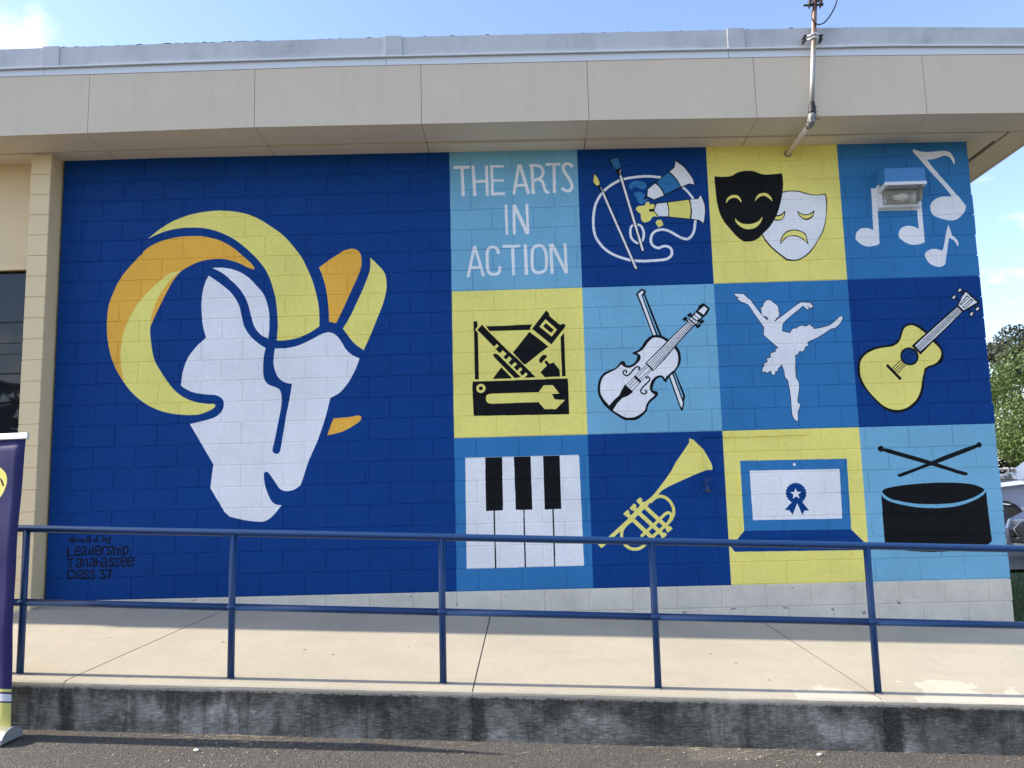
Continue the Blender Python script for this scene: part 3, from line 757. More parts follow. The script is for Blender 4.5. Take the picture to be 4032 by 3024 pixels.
# roof overhang: soffit boards, fascia panels, white flashing, grey coping with joint covers
sof = lin([-20, 1.0, 9.6, 20], [.032, .030, -.083, -.083])
fbot = lin([-20, .561, 2.114, 3.659, 5.194, 6.722, 8.262, 9.6], [.020, .027, .030, .009, -.009, -.039, -.057, -.088])
ftop = lin([-20, -.287, 1.313, 2.919, 4.496, 6.079, 7.632, 9.188, 9.6], [.605, .605, .596, .595, .571, .553, .526, .484, .472])
cbot = lin([-20, -.29, 1.311, 2.919, 4.498, 6.083, 7.215, 7.92, 9.195, 9.6], [.669, .671, .674, .668, .648, .627, .607, .600, .553, .54])
ctop = lin([-20, -.3, 1.306, 2.919, 4.503, 6.092, 7.228, 7.935, 9.214, 9.6], [.865, .868, .867, .858, .839, .816, .801, .785, .731, .715])
XE, YF = 9.56, -.62                        # roof corner on the right, fascia plane
XL = -6.6


def strip(x0, x1, y0, y1, zb, zt, n=6, dz0=0, dz1=0):
    """a bar along x whose lower and upper edges follow zb(x), zt(x)"""
    m = MB(); v = []
    for i in range(n + 1):
        x = x0 + (x1 - x0) * i / n; a, b = zb(x) + dz0, zt(x) + dz1
        v += [(x, y0, a), (x, y1, a), (x, y1, b), (x, y0, b)]
    f = [(0, 1, 2, 3), tuple(4 * n + k for k in (3, 2, 1, 0))]
    for i in range(n):
        for k in range(4): f.append((4 * i + k, 4 * i + (k + 1) % 4, 4 * i + 4 + (k + 1) % 4, 4 * i + 4 + k))
    return m.add(v, f)


roof = wobj('roof', MB().add([], []), mat_dark, building)
del_me = roof.data
core = strip(XL + .06, XE - .06, YF + .05, 9.9, lambda x: max(fbot(x), sof(x)) + .025, lambda x: cbot(x) - .03, 12)
roof.data = core.mesh('roof'); roof.data.materials.append(mat_soffit); roof.data.transform(Matrix.Translation(Z - wloc(roof)))
fx = [XL, -5.62, -4.08, -2.53, -.985, .561, 2.112, 3.659, 5.196, 6.724, 8.262, XE]
for a, b in zip(fx[:-1], fx[1:]):
    g = .0022
    p = strip(a + g, b - g, YF, YF + .03, fbot, ftop, 4)
    wobj('fascia_panel', p, mat_fascia, roof)
for a, b in ((YF, 2.2), (2.21, 5.0), (5.01, 7.8), (7.81, 9.95)):     # fascia down the right-hand side
    wobj('fascia_panel', MB().add([(XE - .03, a + .004, -.088), (XE, a + .004, -.088), (XE, b, -.088), (XE - .03, b, -.088), (XE - .03, a + .004, .472), (XE, a + .004, .472), (XE, b, .472), (XE - .03, b, .472)],
         [(0, 1, 2, 3), (4, 5, 6, 7), (0, 1, 5, 4), (1, 2, 6, 5), (2, 3, 7, 6), (3, 0, 4, 7)]), mat_fascia, roof)
wobj('fascia_panel', MB().box(XL, XL + .03, YF + .034, 9.9, .02, .605), mat_fascia, roof)
sx = [XL + .03, -5.62, -4.08, -2.53, -1.02, .53, 2.115, 3.655, 5.19, 6.74, 8.30, XE - .03]
for a, b in zip(sx[:-1], sx[1:]):
    wobj('soffit_panel', strip(a + .002, b - .002, YF + .032, -.205, lambda x: max(sof(x), fbot(x) + .002), lambda x: sof(x) + .02, 3, .004, .008), mat_soffit, roof)
    if a < 8.2:
        wobj('soffit_board', strip(a + .004, min(b, 8.93) - .004, -.197, .03, sof, lambda x: sof(x) + .02, 3, -.002, .006), mat_soffit, roof)
wobj('soffit_board', strip(8.30, 9.215, -.197, -.003, sof, lambda x: sof(x) + .02, 2, -.002, .006), mat_soffit, roof)
wobj('soffit_board', strip(8.95, 9.185, .0, 9.9, sof, lambda x: sof(x) + .02, 2, -.002, .006), mat_soffit, roof)
wobj('soffit_vent', strip(9.19, 9.245, -.19, 9.9, sof, lambda x: sof(x) + .02, 2, .014, .012), simple('vent_mesh', (.12, .11, .09), .8), roof)
wobj('soffit_panel', strip(9.25, XE - .032, -.2, 9.9, sof, lambda x: sof(x) + .02, 2, .002, .008), mat_soffit, roof)
wobj('soffit_panel', MB().box(XL + .03, -6.4, -.19, 9.9, .034, .05), mat_soffit, roof)

mat_flash = simple('white_flashing', (.66, .69, .72), .4, var=.05, scale=3)
CP = Mat('grey_coping_metal', .55, .08, .4)
st = CP.ramp(CP.noise(2.2, 7, .65, sc3=(1, 1, .7)), [(.50, (.52, .53, .52)), (.66, (.40, .41, .405)), (.76, (.26, .265, .255))])
CP.base(CP.mix(.22, st, CP.ramp(CP.noise(14, 5, .6, sc3=(1, 1, .25)), [(.4, (.52, .53, .52)), (.7, (.38, .39, .385))])))
CP.bump(CP.noise(2.5, 2), .006)
for i, (a, b) in enumerate(((XL - .01, -3.03), (-3.03, .13), (.13, 3.34), (3.34, 6.50), (6.50, XE + .02))):
    wobj('flashing', strip(a + .002, b - .002, YF - .006, YF + .03, ftop, cbot, 6, .002, .002), mat_flash, roof)
    cp = wobj('coping', strip(a + .002, b - .002, YF - .022, YF + .4, cbot, ctop, 10, .006, 0), CP.m, roof)
    wobj('drip_edge', strip(a + .002, b - .002, YF - .036, YF - .018, cbot, cbot, 10, -.004, .008), mat_flash, cp)
    wobj('joint_cover', strip(b - .005 if b < 9 else b - .16, b + .15 if b < 9 else b, YF - .034, YF + .41, cbot, ctop, 2, .008, .008), CP.m, roof)
wobj('coping', MB().box(XE - .2, XE + .022, YF + .41, 9.95, .56, .72), CP.m, roof)
wobj('roof_deck', strip(XL + .1, XE - .1, YF + .1, 9.8, lambda x: ctop(x) - .1, lambda x: ctop(x) - .06, 4), simple('roof_gravel', (.3, .29, .27), .9), roof)
# moss and grit along the top edge of the coping
gm = MB()
for k in range(80):
    x = rnd.choice((rnd.uniform(.2, 2.3), rnd.uniform(0, 9), rnd.uniform(1.2, 2.2))); s_ = rnd.uniform(.004, .011); z = ctop(x)
    gm.box(x - s_ * 1.8, x + s_ * 1.8, YF - .02, YF, z - .002, z + s_ * rnd.uniform(.3, 1))
struct(wobj('moss', gm, simple('black_moss', (.02, .02, .015), .95), roof), 'stuff')

# ------------------------------------------------------------------ ground and ramp
zw = lambda x: -4.296 - .0406 * x if x < 9 else -4.661 - .012 * (x - 9)
zf = lambda x: -4.540 - .0431 * x
za = lambda x: -4.865 - .0448 * min(max(x, -14), 16)


def rz(x, y):
    t = min(max(-y / 1.93, 0), 1); return zw(x) * (1 - t) + zf(x) * t


RT = Mat('ramp_concrete', .8, 0, .25)
a = RT.ramp(RT.noise(1.3, 7, .62), [(.3, (.385, .345, .265)), (.52, (.43, .385, .295)), (.75, (.475, .425, .33))])
a = RT.mix(RT.ramp(RT.noise(5, 8, .75, sc3=(.35, 1.6, 1)), [(.52, 0.0), (.72, .45)]), a, (.33, .295, .225))
a = RT.mix(RT.ramp(RT.noise(60, 4, .7), [(.35, .0), (.75, .22)]), a, (.27, .24, .19))
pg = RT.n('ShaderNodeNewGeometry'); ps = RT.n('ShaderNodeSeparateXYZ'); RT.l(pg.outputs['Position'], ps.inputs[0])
# overexposed sunlit concrete painted in as a whiter ragged patch, low right-hand corner
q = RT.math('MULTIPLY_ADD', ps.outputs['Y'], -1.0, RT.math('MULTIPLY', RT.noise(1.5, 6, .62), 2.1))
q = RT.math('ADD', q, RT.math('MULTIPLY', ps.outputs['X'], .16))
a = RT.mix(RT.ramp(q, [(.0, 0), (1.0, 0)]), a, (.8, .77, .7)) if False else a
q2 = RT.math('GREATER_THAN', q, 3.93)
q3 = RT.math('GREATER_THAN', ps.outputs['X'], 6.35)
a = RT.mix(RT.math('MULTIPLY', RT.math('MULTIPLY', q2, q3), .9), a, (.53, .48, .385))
a = RT.mix(RT.ramp(RT.noise(9, 6, .7, sc3=(1.6, .22, 1)), [(.45, 0.0), (.7, .22)]), a, (.33, .30, .235))
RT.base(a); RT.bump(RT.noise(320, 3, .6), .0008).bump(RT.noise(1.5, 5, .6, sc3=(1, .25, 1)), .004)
RF = Mat('stained_kerb_face', .9, 0, .2)
b0 = RF.ramp(RF.noise(3.4, 12, .78, sc3=(.8, 1, 1.0)), [(.34, (.036, .033, .026)), (.45, (.10, .093, .076)), (.54, (.175, .164, .138)), (.66, (.33, .315, .275))])
b1 = RF.ramp(RF.noise(46, 10, .82, sc3=(.34, 1, 1.9)), [(.40, (.035, .032, .026)), (.5, (.14, .132, .112)), (.60, (.46, .44, .39))])
b0 = RF.mix(.36, b0, b1)
pt = RF.ramp(RF.noise(1.15, 5, .6, sc3=(1, 1, 1.8)), [(.36, .68), (.50, 1.2), (.64, 2.0)])
b0 = RF.mix(1.0, b0, pt, 'MULTIPLY')
dr = RF.ramp(RF.noise(7, 7, .72, sc3=(1.9, 1, .22)), [(.50, 0.0), (.66, .62)])
b0 = RF.mix(dr, b0, (.035, .034, .028))
fg = RF.n('ShaderNodeNewGeometry'); fs = RF.n('ShaderNodeSeparateXYZ'); RF.l(fg.outputs['Position'], fs.inputs[0])
# black algae: hangs from the top edge and runs down beside the slab joints
depth = RF.math('SUBTRACT', RF.math('MULTIPLY_ADD', fs.outputs['X'], -.0431, ZO - 4.540), fs.outputs['Z'])
hang = RF.math('SUBTRACT', RF.math('MULTIPLY', RF.noise(1.7, 9, .68, sc3=(1, 1, .45)), 1.0), depth)
al = RF.ramp(hang, [(.34, 0.0), (.45, .82)])
jm = None
for xj in (1.29, 4.15, 6.98):
    d = RF.math('ABSOLUTE', RF.math('SUBTRACT', fs.outputs['X'], xj))
    d = RF.math('MULTIPLY_ADD', RF.noise(5, 9, .75), .26, RF.math('MULTIPLY', d, -1.0))
    j = RF.ramp(d, [(.05, 0.0), (.10, .92)])
    jm = j if jm is None else RF.math('MAXIMUM', jm, j)
al = RF.math('MAXIMUM', al, jm)
al = RF.math('MULTIPLY', al, RF.ramp(RF.noise(60, 5, .8), [(.3, .55), (.6, 1.0)]))
b0 = RF.mix(al, b0, (.017, .018, .015))
edge = RF.ramp(RF.math('ADD', depth, RF.math('MULTIPLY', RF.noise(26, 8, .8), -.075)), [(.0, .55), (.010, 0.0)])
b0 = RF.mix(edge, b0, (.50, .455, .37))
RF.base(b0); RF.bump(RF.noise(30, 8, .75, sc3=(.5, 1, 2)), .006).bump(RF.noise(240, 4, .7), .0015)

jw = [-5.6, -3.15, -.70, 1.73, 4.17, 6.60, 9.05, 11.6]
jf = [-6.3, -4.2, -1.56, 1.272, 4.124, 6.925, 9.75, 12.4]
ramp = struct(wobj('ramp', strip(-6.3, 12.4, -1.90, -.001, lambda x: -5.45, lambda x: min(zw(x), zf(x)) - .06, 8), mat_dark, None, (3, -1, -5.2)))
GAP = lambda y: .0048 if y > -1.92 else .0012
prof = [(0.0, 0)] + [(-1.93 * t / 10 + 0, 0) for t in range(1, 10)] + [(-1.895, 0), (-1.915, -.004), (-1.9265, -.013), (-1.931, -.027), (-1.932, -.05), (-1.933, -.20), (-1.934, -.50)]
for k in range(len(jw) - 1):
    m = MB(); n = 14; v = []
    for i in range(n + 1):
        for (y, dz) in prof:
            yy = max(y, -1.934); t = -yy / 1.93
            xa = jw[k] + (jf[k] - jw[k]) * t + GAP(yy); xb = jw[k + 1] + (jf[k + 1] - jw[k + 1]) * t - GAP(yy)
            x = xa + (xb - xa) * i / n
            v.append((x, yy if yy < 0 else -.0005, rz(x, yy) + dz + (rnd.uniform(-.0025, .0025) if dz < 0 and dz > -.04 else 0)))
    P = len(prof); f = []
    for i in range(n):
        for j in range(P - 1): f.append((i * P + j, i * P + j + 1, (i + 1) * P + j + 1, (i + 1) * P + j))
    f.append(tuple(range(P)) ); f.append(tuple(n * P + j for j in reversed(range(P))))
    m.add(v, f)
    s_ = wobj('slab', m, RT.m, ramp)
    s_.data.materials.append(RF.m)
    for pl in s_.data.polygons:
        if abs(pl.normal.z) < .55: pl.material_index = 1
        pl.use_smooth = False

for k in range(1, len(jw) - 1):
    m = MB(); v = []
    for t in (0, .25, .5, .75, .985):
        x = jw[k] + (jf[k] - jw[k]) * t; y = -1.93 * t - .001
        v += [(x - .0048, y, rz(x, y) - .0022), (x + .0048, y, rz(x, y) - .0022), (x + .0048, y, rz(x, y) - .012), (x - .0048, y, rz(x, y) - .012)]
    wobj('joint_filler', m.add(v, [(0, 1, 2, 3), (16, 17, 18, 19)] + [(4 * i + a, 4 * i + (a + 1) % 4, 4 * i + 4 + (a + 1) % 4, 4 * i + 4 + a) for i in range(4) for a in range(4)]), mat_dark, ramp)

AS = Mat('asphalt', .9, 0, .25)
c0 = AS.ramp(AS.noise(.9, 6, .6), [(.3, (.080, .072, .062)), (.7, (.112, .101, .087))])
vo = AS.n('ShaderNodeTexVoronoi'); vo.inputs['Scale'].default_value = 95; AS.l(AS.coord((1, 1, 1), 'World'), vo.inputs['Vector'])
agg = AS.ramp(vo.outputs['Color'], [(.15, (.030, .027, .023)), (.5, (.088, .079, .067)), (.86, (.15, .136, .115)), (.975, (.40, .37, .32))])
c0 = AS.mix(.62, c0, agg)
pch = AS.ramp(AS.noise(1.1, 4, .5, sc3=(.6, 1.6, 1)), [(.64, 0.0), (.66, .35)])
c0 = AS.mix(AS.math('MULTIPLY', pch, .6), c0, (.30, .27, .22))
AS.base(c0); AS.bump(vo.outputs['Distance'], .006).bump(AS.noise(40, 5, .7), .004)


def sheet(xs, ys, zf_):
    m = MB(); v = [(x, y, zf_(x, y)) for y in ys for x in xs]; n = len(xs)
    return m.add(v, [(j * n + i, j * n + i + 1, (j + 1) * n + i + 1, (j + 1) * n + i) for j in range(len(ys) - 1) for i in range(n - 1)])


def rng(a, b, n): return [a + (b - a) * i / n for i in range(n + 1)]


struct(wobj('asphalt', sheet(rng(-60, 60, 60), rng(-70, -1.90, 12), lambda x, y: za(x)), AS.m, None, (0, -10, -4.9)))
GR = Mat('far_ground', .95); GR.base(GR.ramp(GR.noise(.05, 6), [(.3, (.05, .07, .03)), (.7, (.12, .11, .06))]))
struct(wobj('ground', sheet(rng(-700, 700, 4), rng(-700, 700, 4), lambda x, y: -6.2), GR.m, None, (0, 0, -6.2)))
LG = Mat('lawn_soil', .95); LG.base(LG.ramp(LG.noise(3, 7, .7), [(.3, (.035, .05, .018)), (.6, (.06, .085, .028)), (.8, (.10, .085, .05))])); LG.bump(LG.noise(30, 6, .8), .03)
zl = lambda x, y: (zw(x) if x < 12 else -4.70) - .012 if y > -2 else -4.7
struct(wobj('lawn', sheet([8.944] + rng(10, 60, 20), rng(-.002, 4.5, 6), zl), LG.m, None, (20, 2, -4.7)))
struct(wobj('verge', sheet(rng(12.39, 60, 16), [-1.92, -.9, .0], lambda x, y: -4.70 + .01 * min(y, 0) - max(0, -y - .95) * .45), LG.m, None, (20, -1, -4.7)))
LT = simple('lot_asphalt', (.085, .082, .078), .9, var=.25, scale=1.5, bump=.004, bscale=90)
struct(wobj('parking_lot', sheet([9.75] + rng(12, 60, 10), rng(4.5, 17.5, 4), lambda x, y: -4.655), LT, None, (20, 10, -4.65)))
struct(wobj('field', sheet(rng(-60, 90, 10), rng(17.5, 90, 6), lambda x, y: -4.70), LG.m, None, (20, 40, -4.7)))
# grass blades on the lawn beside the wall
g = MB()
for k in range(9000):
    x = 8.97 + abs(rnd.gauss(0, 1.4)); y = rnd.uniform(.02, 4.45); h = rnd.uniform(.03, .08); a = rnd.uniform(0, 6.28); z = zl(x, y) - .004
    dx, dy = math.cos(a) * .006, math.sin(a) * .006; lx, ly = rnd.uniform(-.03, .03), rnd.uniform(-.03, .03)
    g.add([(x - dx, y - dy, z), (x + dx, y + dy, z), (x + lx, y + ly, z + h)], [(0, 1, 2)])
gm_ = simple('grass_blades', (.055, .10, .03), .7, var=.4, scale=2)
tag(struct(wobj('grass', g, gm_, None, (10, 2, -4.68)), 'stuff'), 'short dark green grass beside the right end of the wall', 'grass')
# dead leaves and twigs on the ramp, pebbles and dry straw on the asphalt
g = MB()
for (x, y, l, an) in [(2.05, -1.0, .05, .1), (2.75, -1.15, .035, 0), (3.0, -1.25, .03, .1), (3.55, -1.02, .02, .2), (1.1, -.95, .02, .4), (6.0, -.62, .025, 3), (5.95, -1.05, .028, 2.9), (6.1, -1.25, .035, .1),
                      (5.0, -.22, .02, 1), (7.3, -.25, .02, .5), (8.2, -1.1, .02, .5), (6.25, -1.6, .03, 2.2), (3.6, -.15, .015, 0), (2.5, -.1, .015, 0), (1.05, -.08, .02, 0), (4.35, -.4, .02, 1), (3.02, -.16, .06, .02)] + \
        [(rnd.uniform(.5, 8.5), rnd.uniform(-1.85, -.05), rnd.uniform(.006, .014), rnd.uniform(0, 3)) for _ in range(46)]:
    z = rz(x, y) + .002; c, s = math.cos(an), math.sin(an); w = min(.009, l * .3)
    g.add([(x - c * l / 2, y - s * l / 2, z), (x + s * w / 2, y - c * w / 2, z + .004), (x + c * l / 2, y + s * l / 2, z + .001), (x - s * w / 2, y + c * w / 2, z + .003)], [(0, 1, 2, 3)])
tag(struct(wobj('leaf_litter', g, simple('dead_leaf', (.10, .07, .045), .8), None, (4, -1, -4.6)), 'stuff'), 'scattered dead leaves and twigs lying on the concrete ramp', 'litter')
g = MB()
for k in range(900):
    x = rnd.choice((rnd.uniform(-1, 9), rnd.gauss(2.55, .22), rnd.gauss(5.9, .3))); y = -1.95 - abs(rnd.gauss(0, .09)) if k % 3 else -1.95 - rnd.uniform(0, 1.2)
    z = za(x) + .003; a = rnd.uniform(0, 3.14); l = rnd.uniform(.004, .05) if k % 3 else rnd.uniform(.003, .009); c, s = math.cos(a) * l, math.sin(a) * l; w = .0012 if k % 3 else l * .8
    g.add([(x - c, y - s, z), (x + s * w / l, y - c * w / l, z + .003), (x + c, y + s, z + .004), (x - s * w / l, y + c * w / l, z + .005)], [(0, 1, 2, 3)])
tag(struct(wobj('dry_straw', g, simple('straw', (.42, .34, .22), .85, var=.3, scale=20), None, (4, -2, -5)), 'stuff'), 'dry straw and grit along the foot of the kerb', 'straw')
pb = Mat('white_stone', .8); pb.base((.75, .72, .66))
for nm_, px_, lb in (('pebble', (6.43, -2.05), 'small white stone on the asphalt by the kerb, right of centre'), ('pebble', (2.36, -2.30), 'small white chip on the asphalt in front of the second rail post from the left')):
    bm = bmesh.new(); bmesh.ops.create_icosphere(bm, subdivisions=2, radius=.013)
    for v in bm.verts: v.co = Vector((v.co.x * 1.5, v.co.y, v.co.z * .7)) * rnd.uniform(.8, 1.15)
    me = bpy.data.meshes.new('pebble'); bm.to_mesh(me); bm.free(); me.materials.append(pb.m)
    o = raw(nm_, me, loc=(px_[0], px_[1], za(px_[0]) + ZO + .007)); tag(o, lb, 'stone')

# ------------------------------------------------------------------ blue handrail
RL = Mat('blue_rail_paint', .42, 0, .4)
RL.base(RL.mix(RL.ramp(RL.noise(9, 8, .7), [(.66, 0.0), (.74, .5)]), RL.mix(RL.noise(3, 4), (.007, .038, .120), (.010, .050, .155)), (.02, .025, .04)))
RL.bump(RL.noise(60, 4), .0006)
rail = thing('handrail', 'dark blue steel pipe handrail standing along the outer edge of the concrete ramp', 'handrail', (3.9, -1.8, ZO - 4.7))
px_ = [-3.68, -2.16, -.64, .882, 2.398, 3.909, 5.42, 6.947, 8.46, 9.98]
wobj('top_rail', MB().tube([(x, -1.8, -3.501 - .0446 * x) for x in (-3.9, 0, 4, 8, 10.2)], .0262, 16), RL.m, rail)
for a, b in zip(px_[:-1], px_[1:]):
    wobj('mid_rail', MB().tube([(a + .02, -1.8, -4.025 - .0452 * a), (b - .02, -1.8, -4.025 - .0452 * b)], .0255, 14), RL.m, rail)
grout = simple('post_grout', (.22, .21, .19), .9, var=.3, scale=30)
for x in px_:
    zb = rz(x, -1.8) - .03; zt = -3.501 - .0446 * x - .01
    p = wobj('post', MB().tube([(x, -1.8, zb), (x, -1.8, zt)], .0248, 16), RL.m, rail)
    zm = -4.025 - .0452 * x
    wobj('weld', MB().tube([(x - .034, -1.8, zm + .0016), (x - .02, -1.8, zm), (x + .02, -1.8, zm), (x + .034, -1.8, zm - .0016)], [.024, .029, .029, .024], 14), RL.m, p)
    wobj('grout_ring', MB().tube([(x, -1.8, zb + .02), (x, -1.8, zb + .0325)], [.042, .030], 14), grout, p)

# ------------------------------------------------------------------ roll-up banner at the left edge
bcv = Canvas(.85, 1.93, 420, (.040, .036, .17))
H_ = bcv.a.shape[0]
top_, low_ = np.array(enc((.022, .024, .105))), np.array(enc((.028, .018, .100)))
tt = np.linspace(0, 1, H_)[:, None, None]; bcv.a[:] = top_ * (1 - tt) + low_ * tt


def bp(*p): return np.array([((x - .235) * 1000, (-2.915 - z) * 1000) for x, z in p], float)


bcv.poly(spline([(a, b, 0) for a, b in bp((.55, -3.25), (.70, -3.12), (.84, -3.085), (.930, -3.128), (.962, -3.18), (.958, -3.235), (.92, -3.31), (.80, -3.42), (.62, -3.44))], True), PAL['Y'])
bcv.line(bp((.86, -3.17), (.90, -3.175), (.925, -3.20), (.935, -3.235)), 7, (.03, .02, .05)); bcv.poly(bp((.905, -3.18), (.93, -3.20), (.945, -3.235), (.925, -3.225)), (.03, .02, .05))
for (x0, z0, z1) in ((.95, -4.045, -4.092),): bcv.poly(bp((x0, z0), (.968, z0), (.968, z1), (x0, z1)), (.7, .7, .74))
bcv.line(bp((.975, -4.368), (.955, -4.358), (.945, -4.372), (.972, -4.388), (.975, -4.404), (.955, -4.412), (.940, -4.402)), 9, (.7, .7, .74))
for z0, z1, c in ((-4.584, -4.604, (.62, .58, .16)), (-4.604, -4.615, (.02, .018, .08)), (-4.615, -4.663, (.62, .64, .68)), (-4.663, -4.672, (.02, .018, .08)), (-4.672, -4.86, (.55, .52, .15))):
    bcv.poly(bp((.2, z0), (1.2, z0), (1.2, z1), (.2, z1)), c)
bimg = bcv.image('banner_print')
BN = Mat('banner_vinyl', .6, 0, .25)
t_ = BN.n('ShaderNodeUVMap'); i_ = BN.n('ShaderNodeTexImage', extension='EXTEND'); i_.image = bimg; BN.l(t_.outputs[0], i_.inputs['Vector']); BN.base(i_.outputs['Color'])
BN.bump(BN.noise(3.5, 4, sc3=(1, 1, .4)), .006)
banner = thing('banner_stand', 'purple-blue roll-up banner with yellow and white stripes, standing on the asphalt at the left', 'banner', (.66, -2.2, ZO + za(.66)))
m = MB(); nx_, nz_ = 10, 24; vv = []; uv = []
for j in range(nz_ + 1):
    for i in range(nx_ + 1):
        s, t = i / nx_, j / nz_
        xr = 1.087 - .018 * math.sin(min(t * 3.3, 3.14)) * 1.0 - .008 * t; x = .235 + (xr - .235) * s
        y = -2.20 + .15 * (1 - s) - .012 * math.sin(t * 3.1) * s + .004 * math.sin(t * 21 + s * 4)
        vv.append((x, y, -2.915 - t * 1.925)); uv.append((s * 1.0, 1 - t * 1.0))
m.add(vv, [(j * (nx_ + 1) + i, j * (nx_ + 1) + i + 1, (j + 1) * (nx_ + 1) + i + 1, (j + 1) * (nx_ + 1) + i) for j in range(nz_) for i in range(nx_)], True)
fab = wobj('print', m, BN.m, banner)
ul = fab.data.uv_layers.new(name='UVMap')
for lp in fab.data.loops: ul.data[lp.index].uv = uv[lp.vertex_index]
sl = fab.modifiers.new('thickness', 'SOLIDIFY'); sl.thickness = .0012
ALU = simple('satin_aluminium', (.72, .73, .75), .3, .85, var=.04)
wobj('top_bar', MB().cbox(.222, 1.103, -2.215, -2.185, -2.918, -2.872, .006), ALU, banner)
zb = za(1.0)
cas = []
for k in range(13):
    q = math.pi * k / 12; cas.append((-2.215 - .125 * math.cos(q) * (1 if k < 6 else .95), max(zb + .008 + .082 * math.sin(q) ** .8, zb + .008)))
wobj('base', MB().prism(cas, .215, 1.095, 'x'), ALU, banner)
wobj('end_cap', MB().prism([(y + (.004 if y < -2.215 else -.004), z + .002) for y, z in cas], 1.0955, 1.106, 'x'), simple('cap_grey', (.35, .36, .37), .35, .3), banner)
wobj('support_pole', MB().tube([(.66, -2.105, zb + .08), (.66, -2.105, -2.90)], .009, 8), ALU, banner)

for ch in banner.children:                  # the whole stand is set slightly askew to the kerb
    if ch.name.startswith(('top_bar', 'base', 'end_cap')):
        for v in ch.data.vertices: v.co.y += .15 * (1 - (v.co.x + .66 - .235) / .852)

# ------------------------------------------------------------------ flood light, cover plate, hose tap and its painted pipe
fl = thing('wall_light', 'boxy flood light with a blue painted hood and glass front, over the white music notes', 'wall light', (8.21, 0, ZO - .73))
wobj('hood', MB().prism([(-.003, -.346), (-.197, -.396), (-.203, -.402), (-.203, -.536), (-.003, -.505)], 8.020, 8.400, 'x'), simple('hood_blue', (.042, .20, .46), .45, var=.04), fl)
mw_ = simple('light_frame_white', (.70, .72, .74), .45, var=.05)
wobj('rim', MB().box(8.014, 8.406, -.209, -.2, -.567, -.536).prism([(-.100, -.552), (-.198, -.537), (-.198, -.567), (-.100, -.585)], 8.014, 8.042, 'x').prism([(-.100, -.552), (-.198, -.537), (-.198, -.567), (-.100, -.585)], 8.378, 8.406, 'x').prism([(-.05, -.553), (-.100, -.552), (-.100, -.585), (-.05, -.600)], 8.014, 8.042, 'x').prism([(-.05, -.553), (-.100, -.552), (-.100, -.585), (-.05, -.600)], 8.378, 8.406, 'x'), mw_, fl)
wobj('frame', MB().box(8.014, 8.045, -.060, -.003, -.735, -.506).box(8.378, 8.412, -.060, -.003, -.735, -.506).box(8.0455, 8.3775, -.060, -.003, -.735, -.708), mw_, fl)
LN = Mat('prismatic_glass', .2, 0, .5); LN.base((.86, .88, .86)); LN.b.inputs['Transmission Weight'].default_value = .93; LN.b.inputs['IOR'].default_value = 1.2
wv = LN.n('ShaderNodeTexWave', wave_type='BANDS'); wv.inputs['Scale'].default_value = 24; LN.l(LN.coord((1, 1, 1), 'World'), wv.inputs['Vector']); LN.bump(wv.outputs['Color'], .0015)
wobj('lens', MB().prism([(-.062, -.562), (-.196, -.568), (-.196, -.598), (-.168, -.688), (-.140, -.7065), (-.062, -.707)], 8.048, 8.375, 'x'), LN.m, fl)
rf_ = simple('reflector_bowl', (.62, .58, .47), .35, .5, var=.3, scale=14)
wobj('reflector_top', MB().box(8.047, 8.376, -.194, -.03, -.5605, -.5585), rf_, fl)
wobj('reflector', MB().add([(8.06, -.06, -.575), (8.36, -.06, -.575), (8.36, -.055, -.70), (8.06, -.055, -.70), (8.14, -.012, -.60), (8.29, -.012, -.60), (8.29, -.012, -.67), (8.14, -.012, -.67)],
                           [(0, 1, 5, 4), (1, 2, 6, 5), (2, 3, 7, 6), (3, 0, 4, 7), (4, 5, 6, 7)]), rf_, fl)
wobj('bulb', MB().tube([(8.14, -.07, -.635), (8.17, -.07, -.635), (8.20, -.07, -.635), (8.25, -.07, -.635), (8.27, -.07, -.635)], [.014, .018, .030, .030, .012], 12), simple('frosted_bulb', (.8, .78, .68), .3), fl)

cpo = wobj('cover_plate', MB().cbox(2.939, 3.008, -.006, .004, -3.246, -3.136, .002).tube([(2.9735, -.0075, -3.155), (2.9735, -.0045, -3.155)], .003, 8).tube([(2.9735, -.0075, -3.228), (2.9735, -.0045, -3.228)], .003, 8), mat_mural, None, (2.97, 0, -3.2))
tag(cpo, 'small rectangular cover plate painted over in blue, right of the ram head', 'cover plate')
pth = [(7.198, -.004, -2.880), (7.185, -.010, -2.893), (7.153, -.012, -2.902), (7.05, -.011, -2.899), (6.951, -.012, -2.900), (6.86, -.012, -2.905), (6.778, -.012, -2.902), (6.60, -.012, -2.905), (6.431, -.012, -2.900), (6.30, -.012, -2.900), (6.215, -.012, -2.893),
       (6.188, -.012, -2.902), (6.177, -.012, -2.925), (6.173, -.012, -2.993), (6.171, -.012, -3.083), (6.178, -.012, -3.125), (6.187, -.012, -3.162), (6.197, -.012, -3.210), (6.212, -.013, -3.235), (6.216, -.016, -3.262), (6.213, -.03, -3.300)]
wp = thing('wall_cable', 'thin cable clipped to the wall over the laptop, painted over down to the trumpet bell', 'cable', (6.7, 0, ZO - 2.9))
wobj('cable', MB().tube(pth, .0042, 8), mat_mural, wp)
for (x, z) in ((7.150, -2.900), (6.778, -2.900), (6.431, -2.899), (6.205, -2.891), (6.195, -3.175)):
    wobj('clip', MB().cbox(x - .012, x + .012, -.017, .002, z - .010, z + .012, .003), mat_mural, wp)
tap = thing('garden_tap', 'small blue painted hose tap on the wall right of the trumpet', 'tap', (6.21, 0, ZO - 3.37))
TP = simple('tap_blue', (.010, .045, .17), .45, var=.35, scale=30)
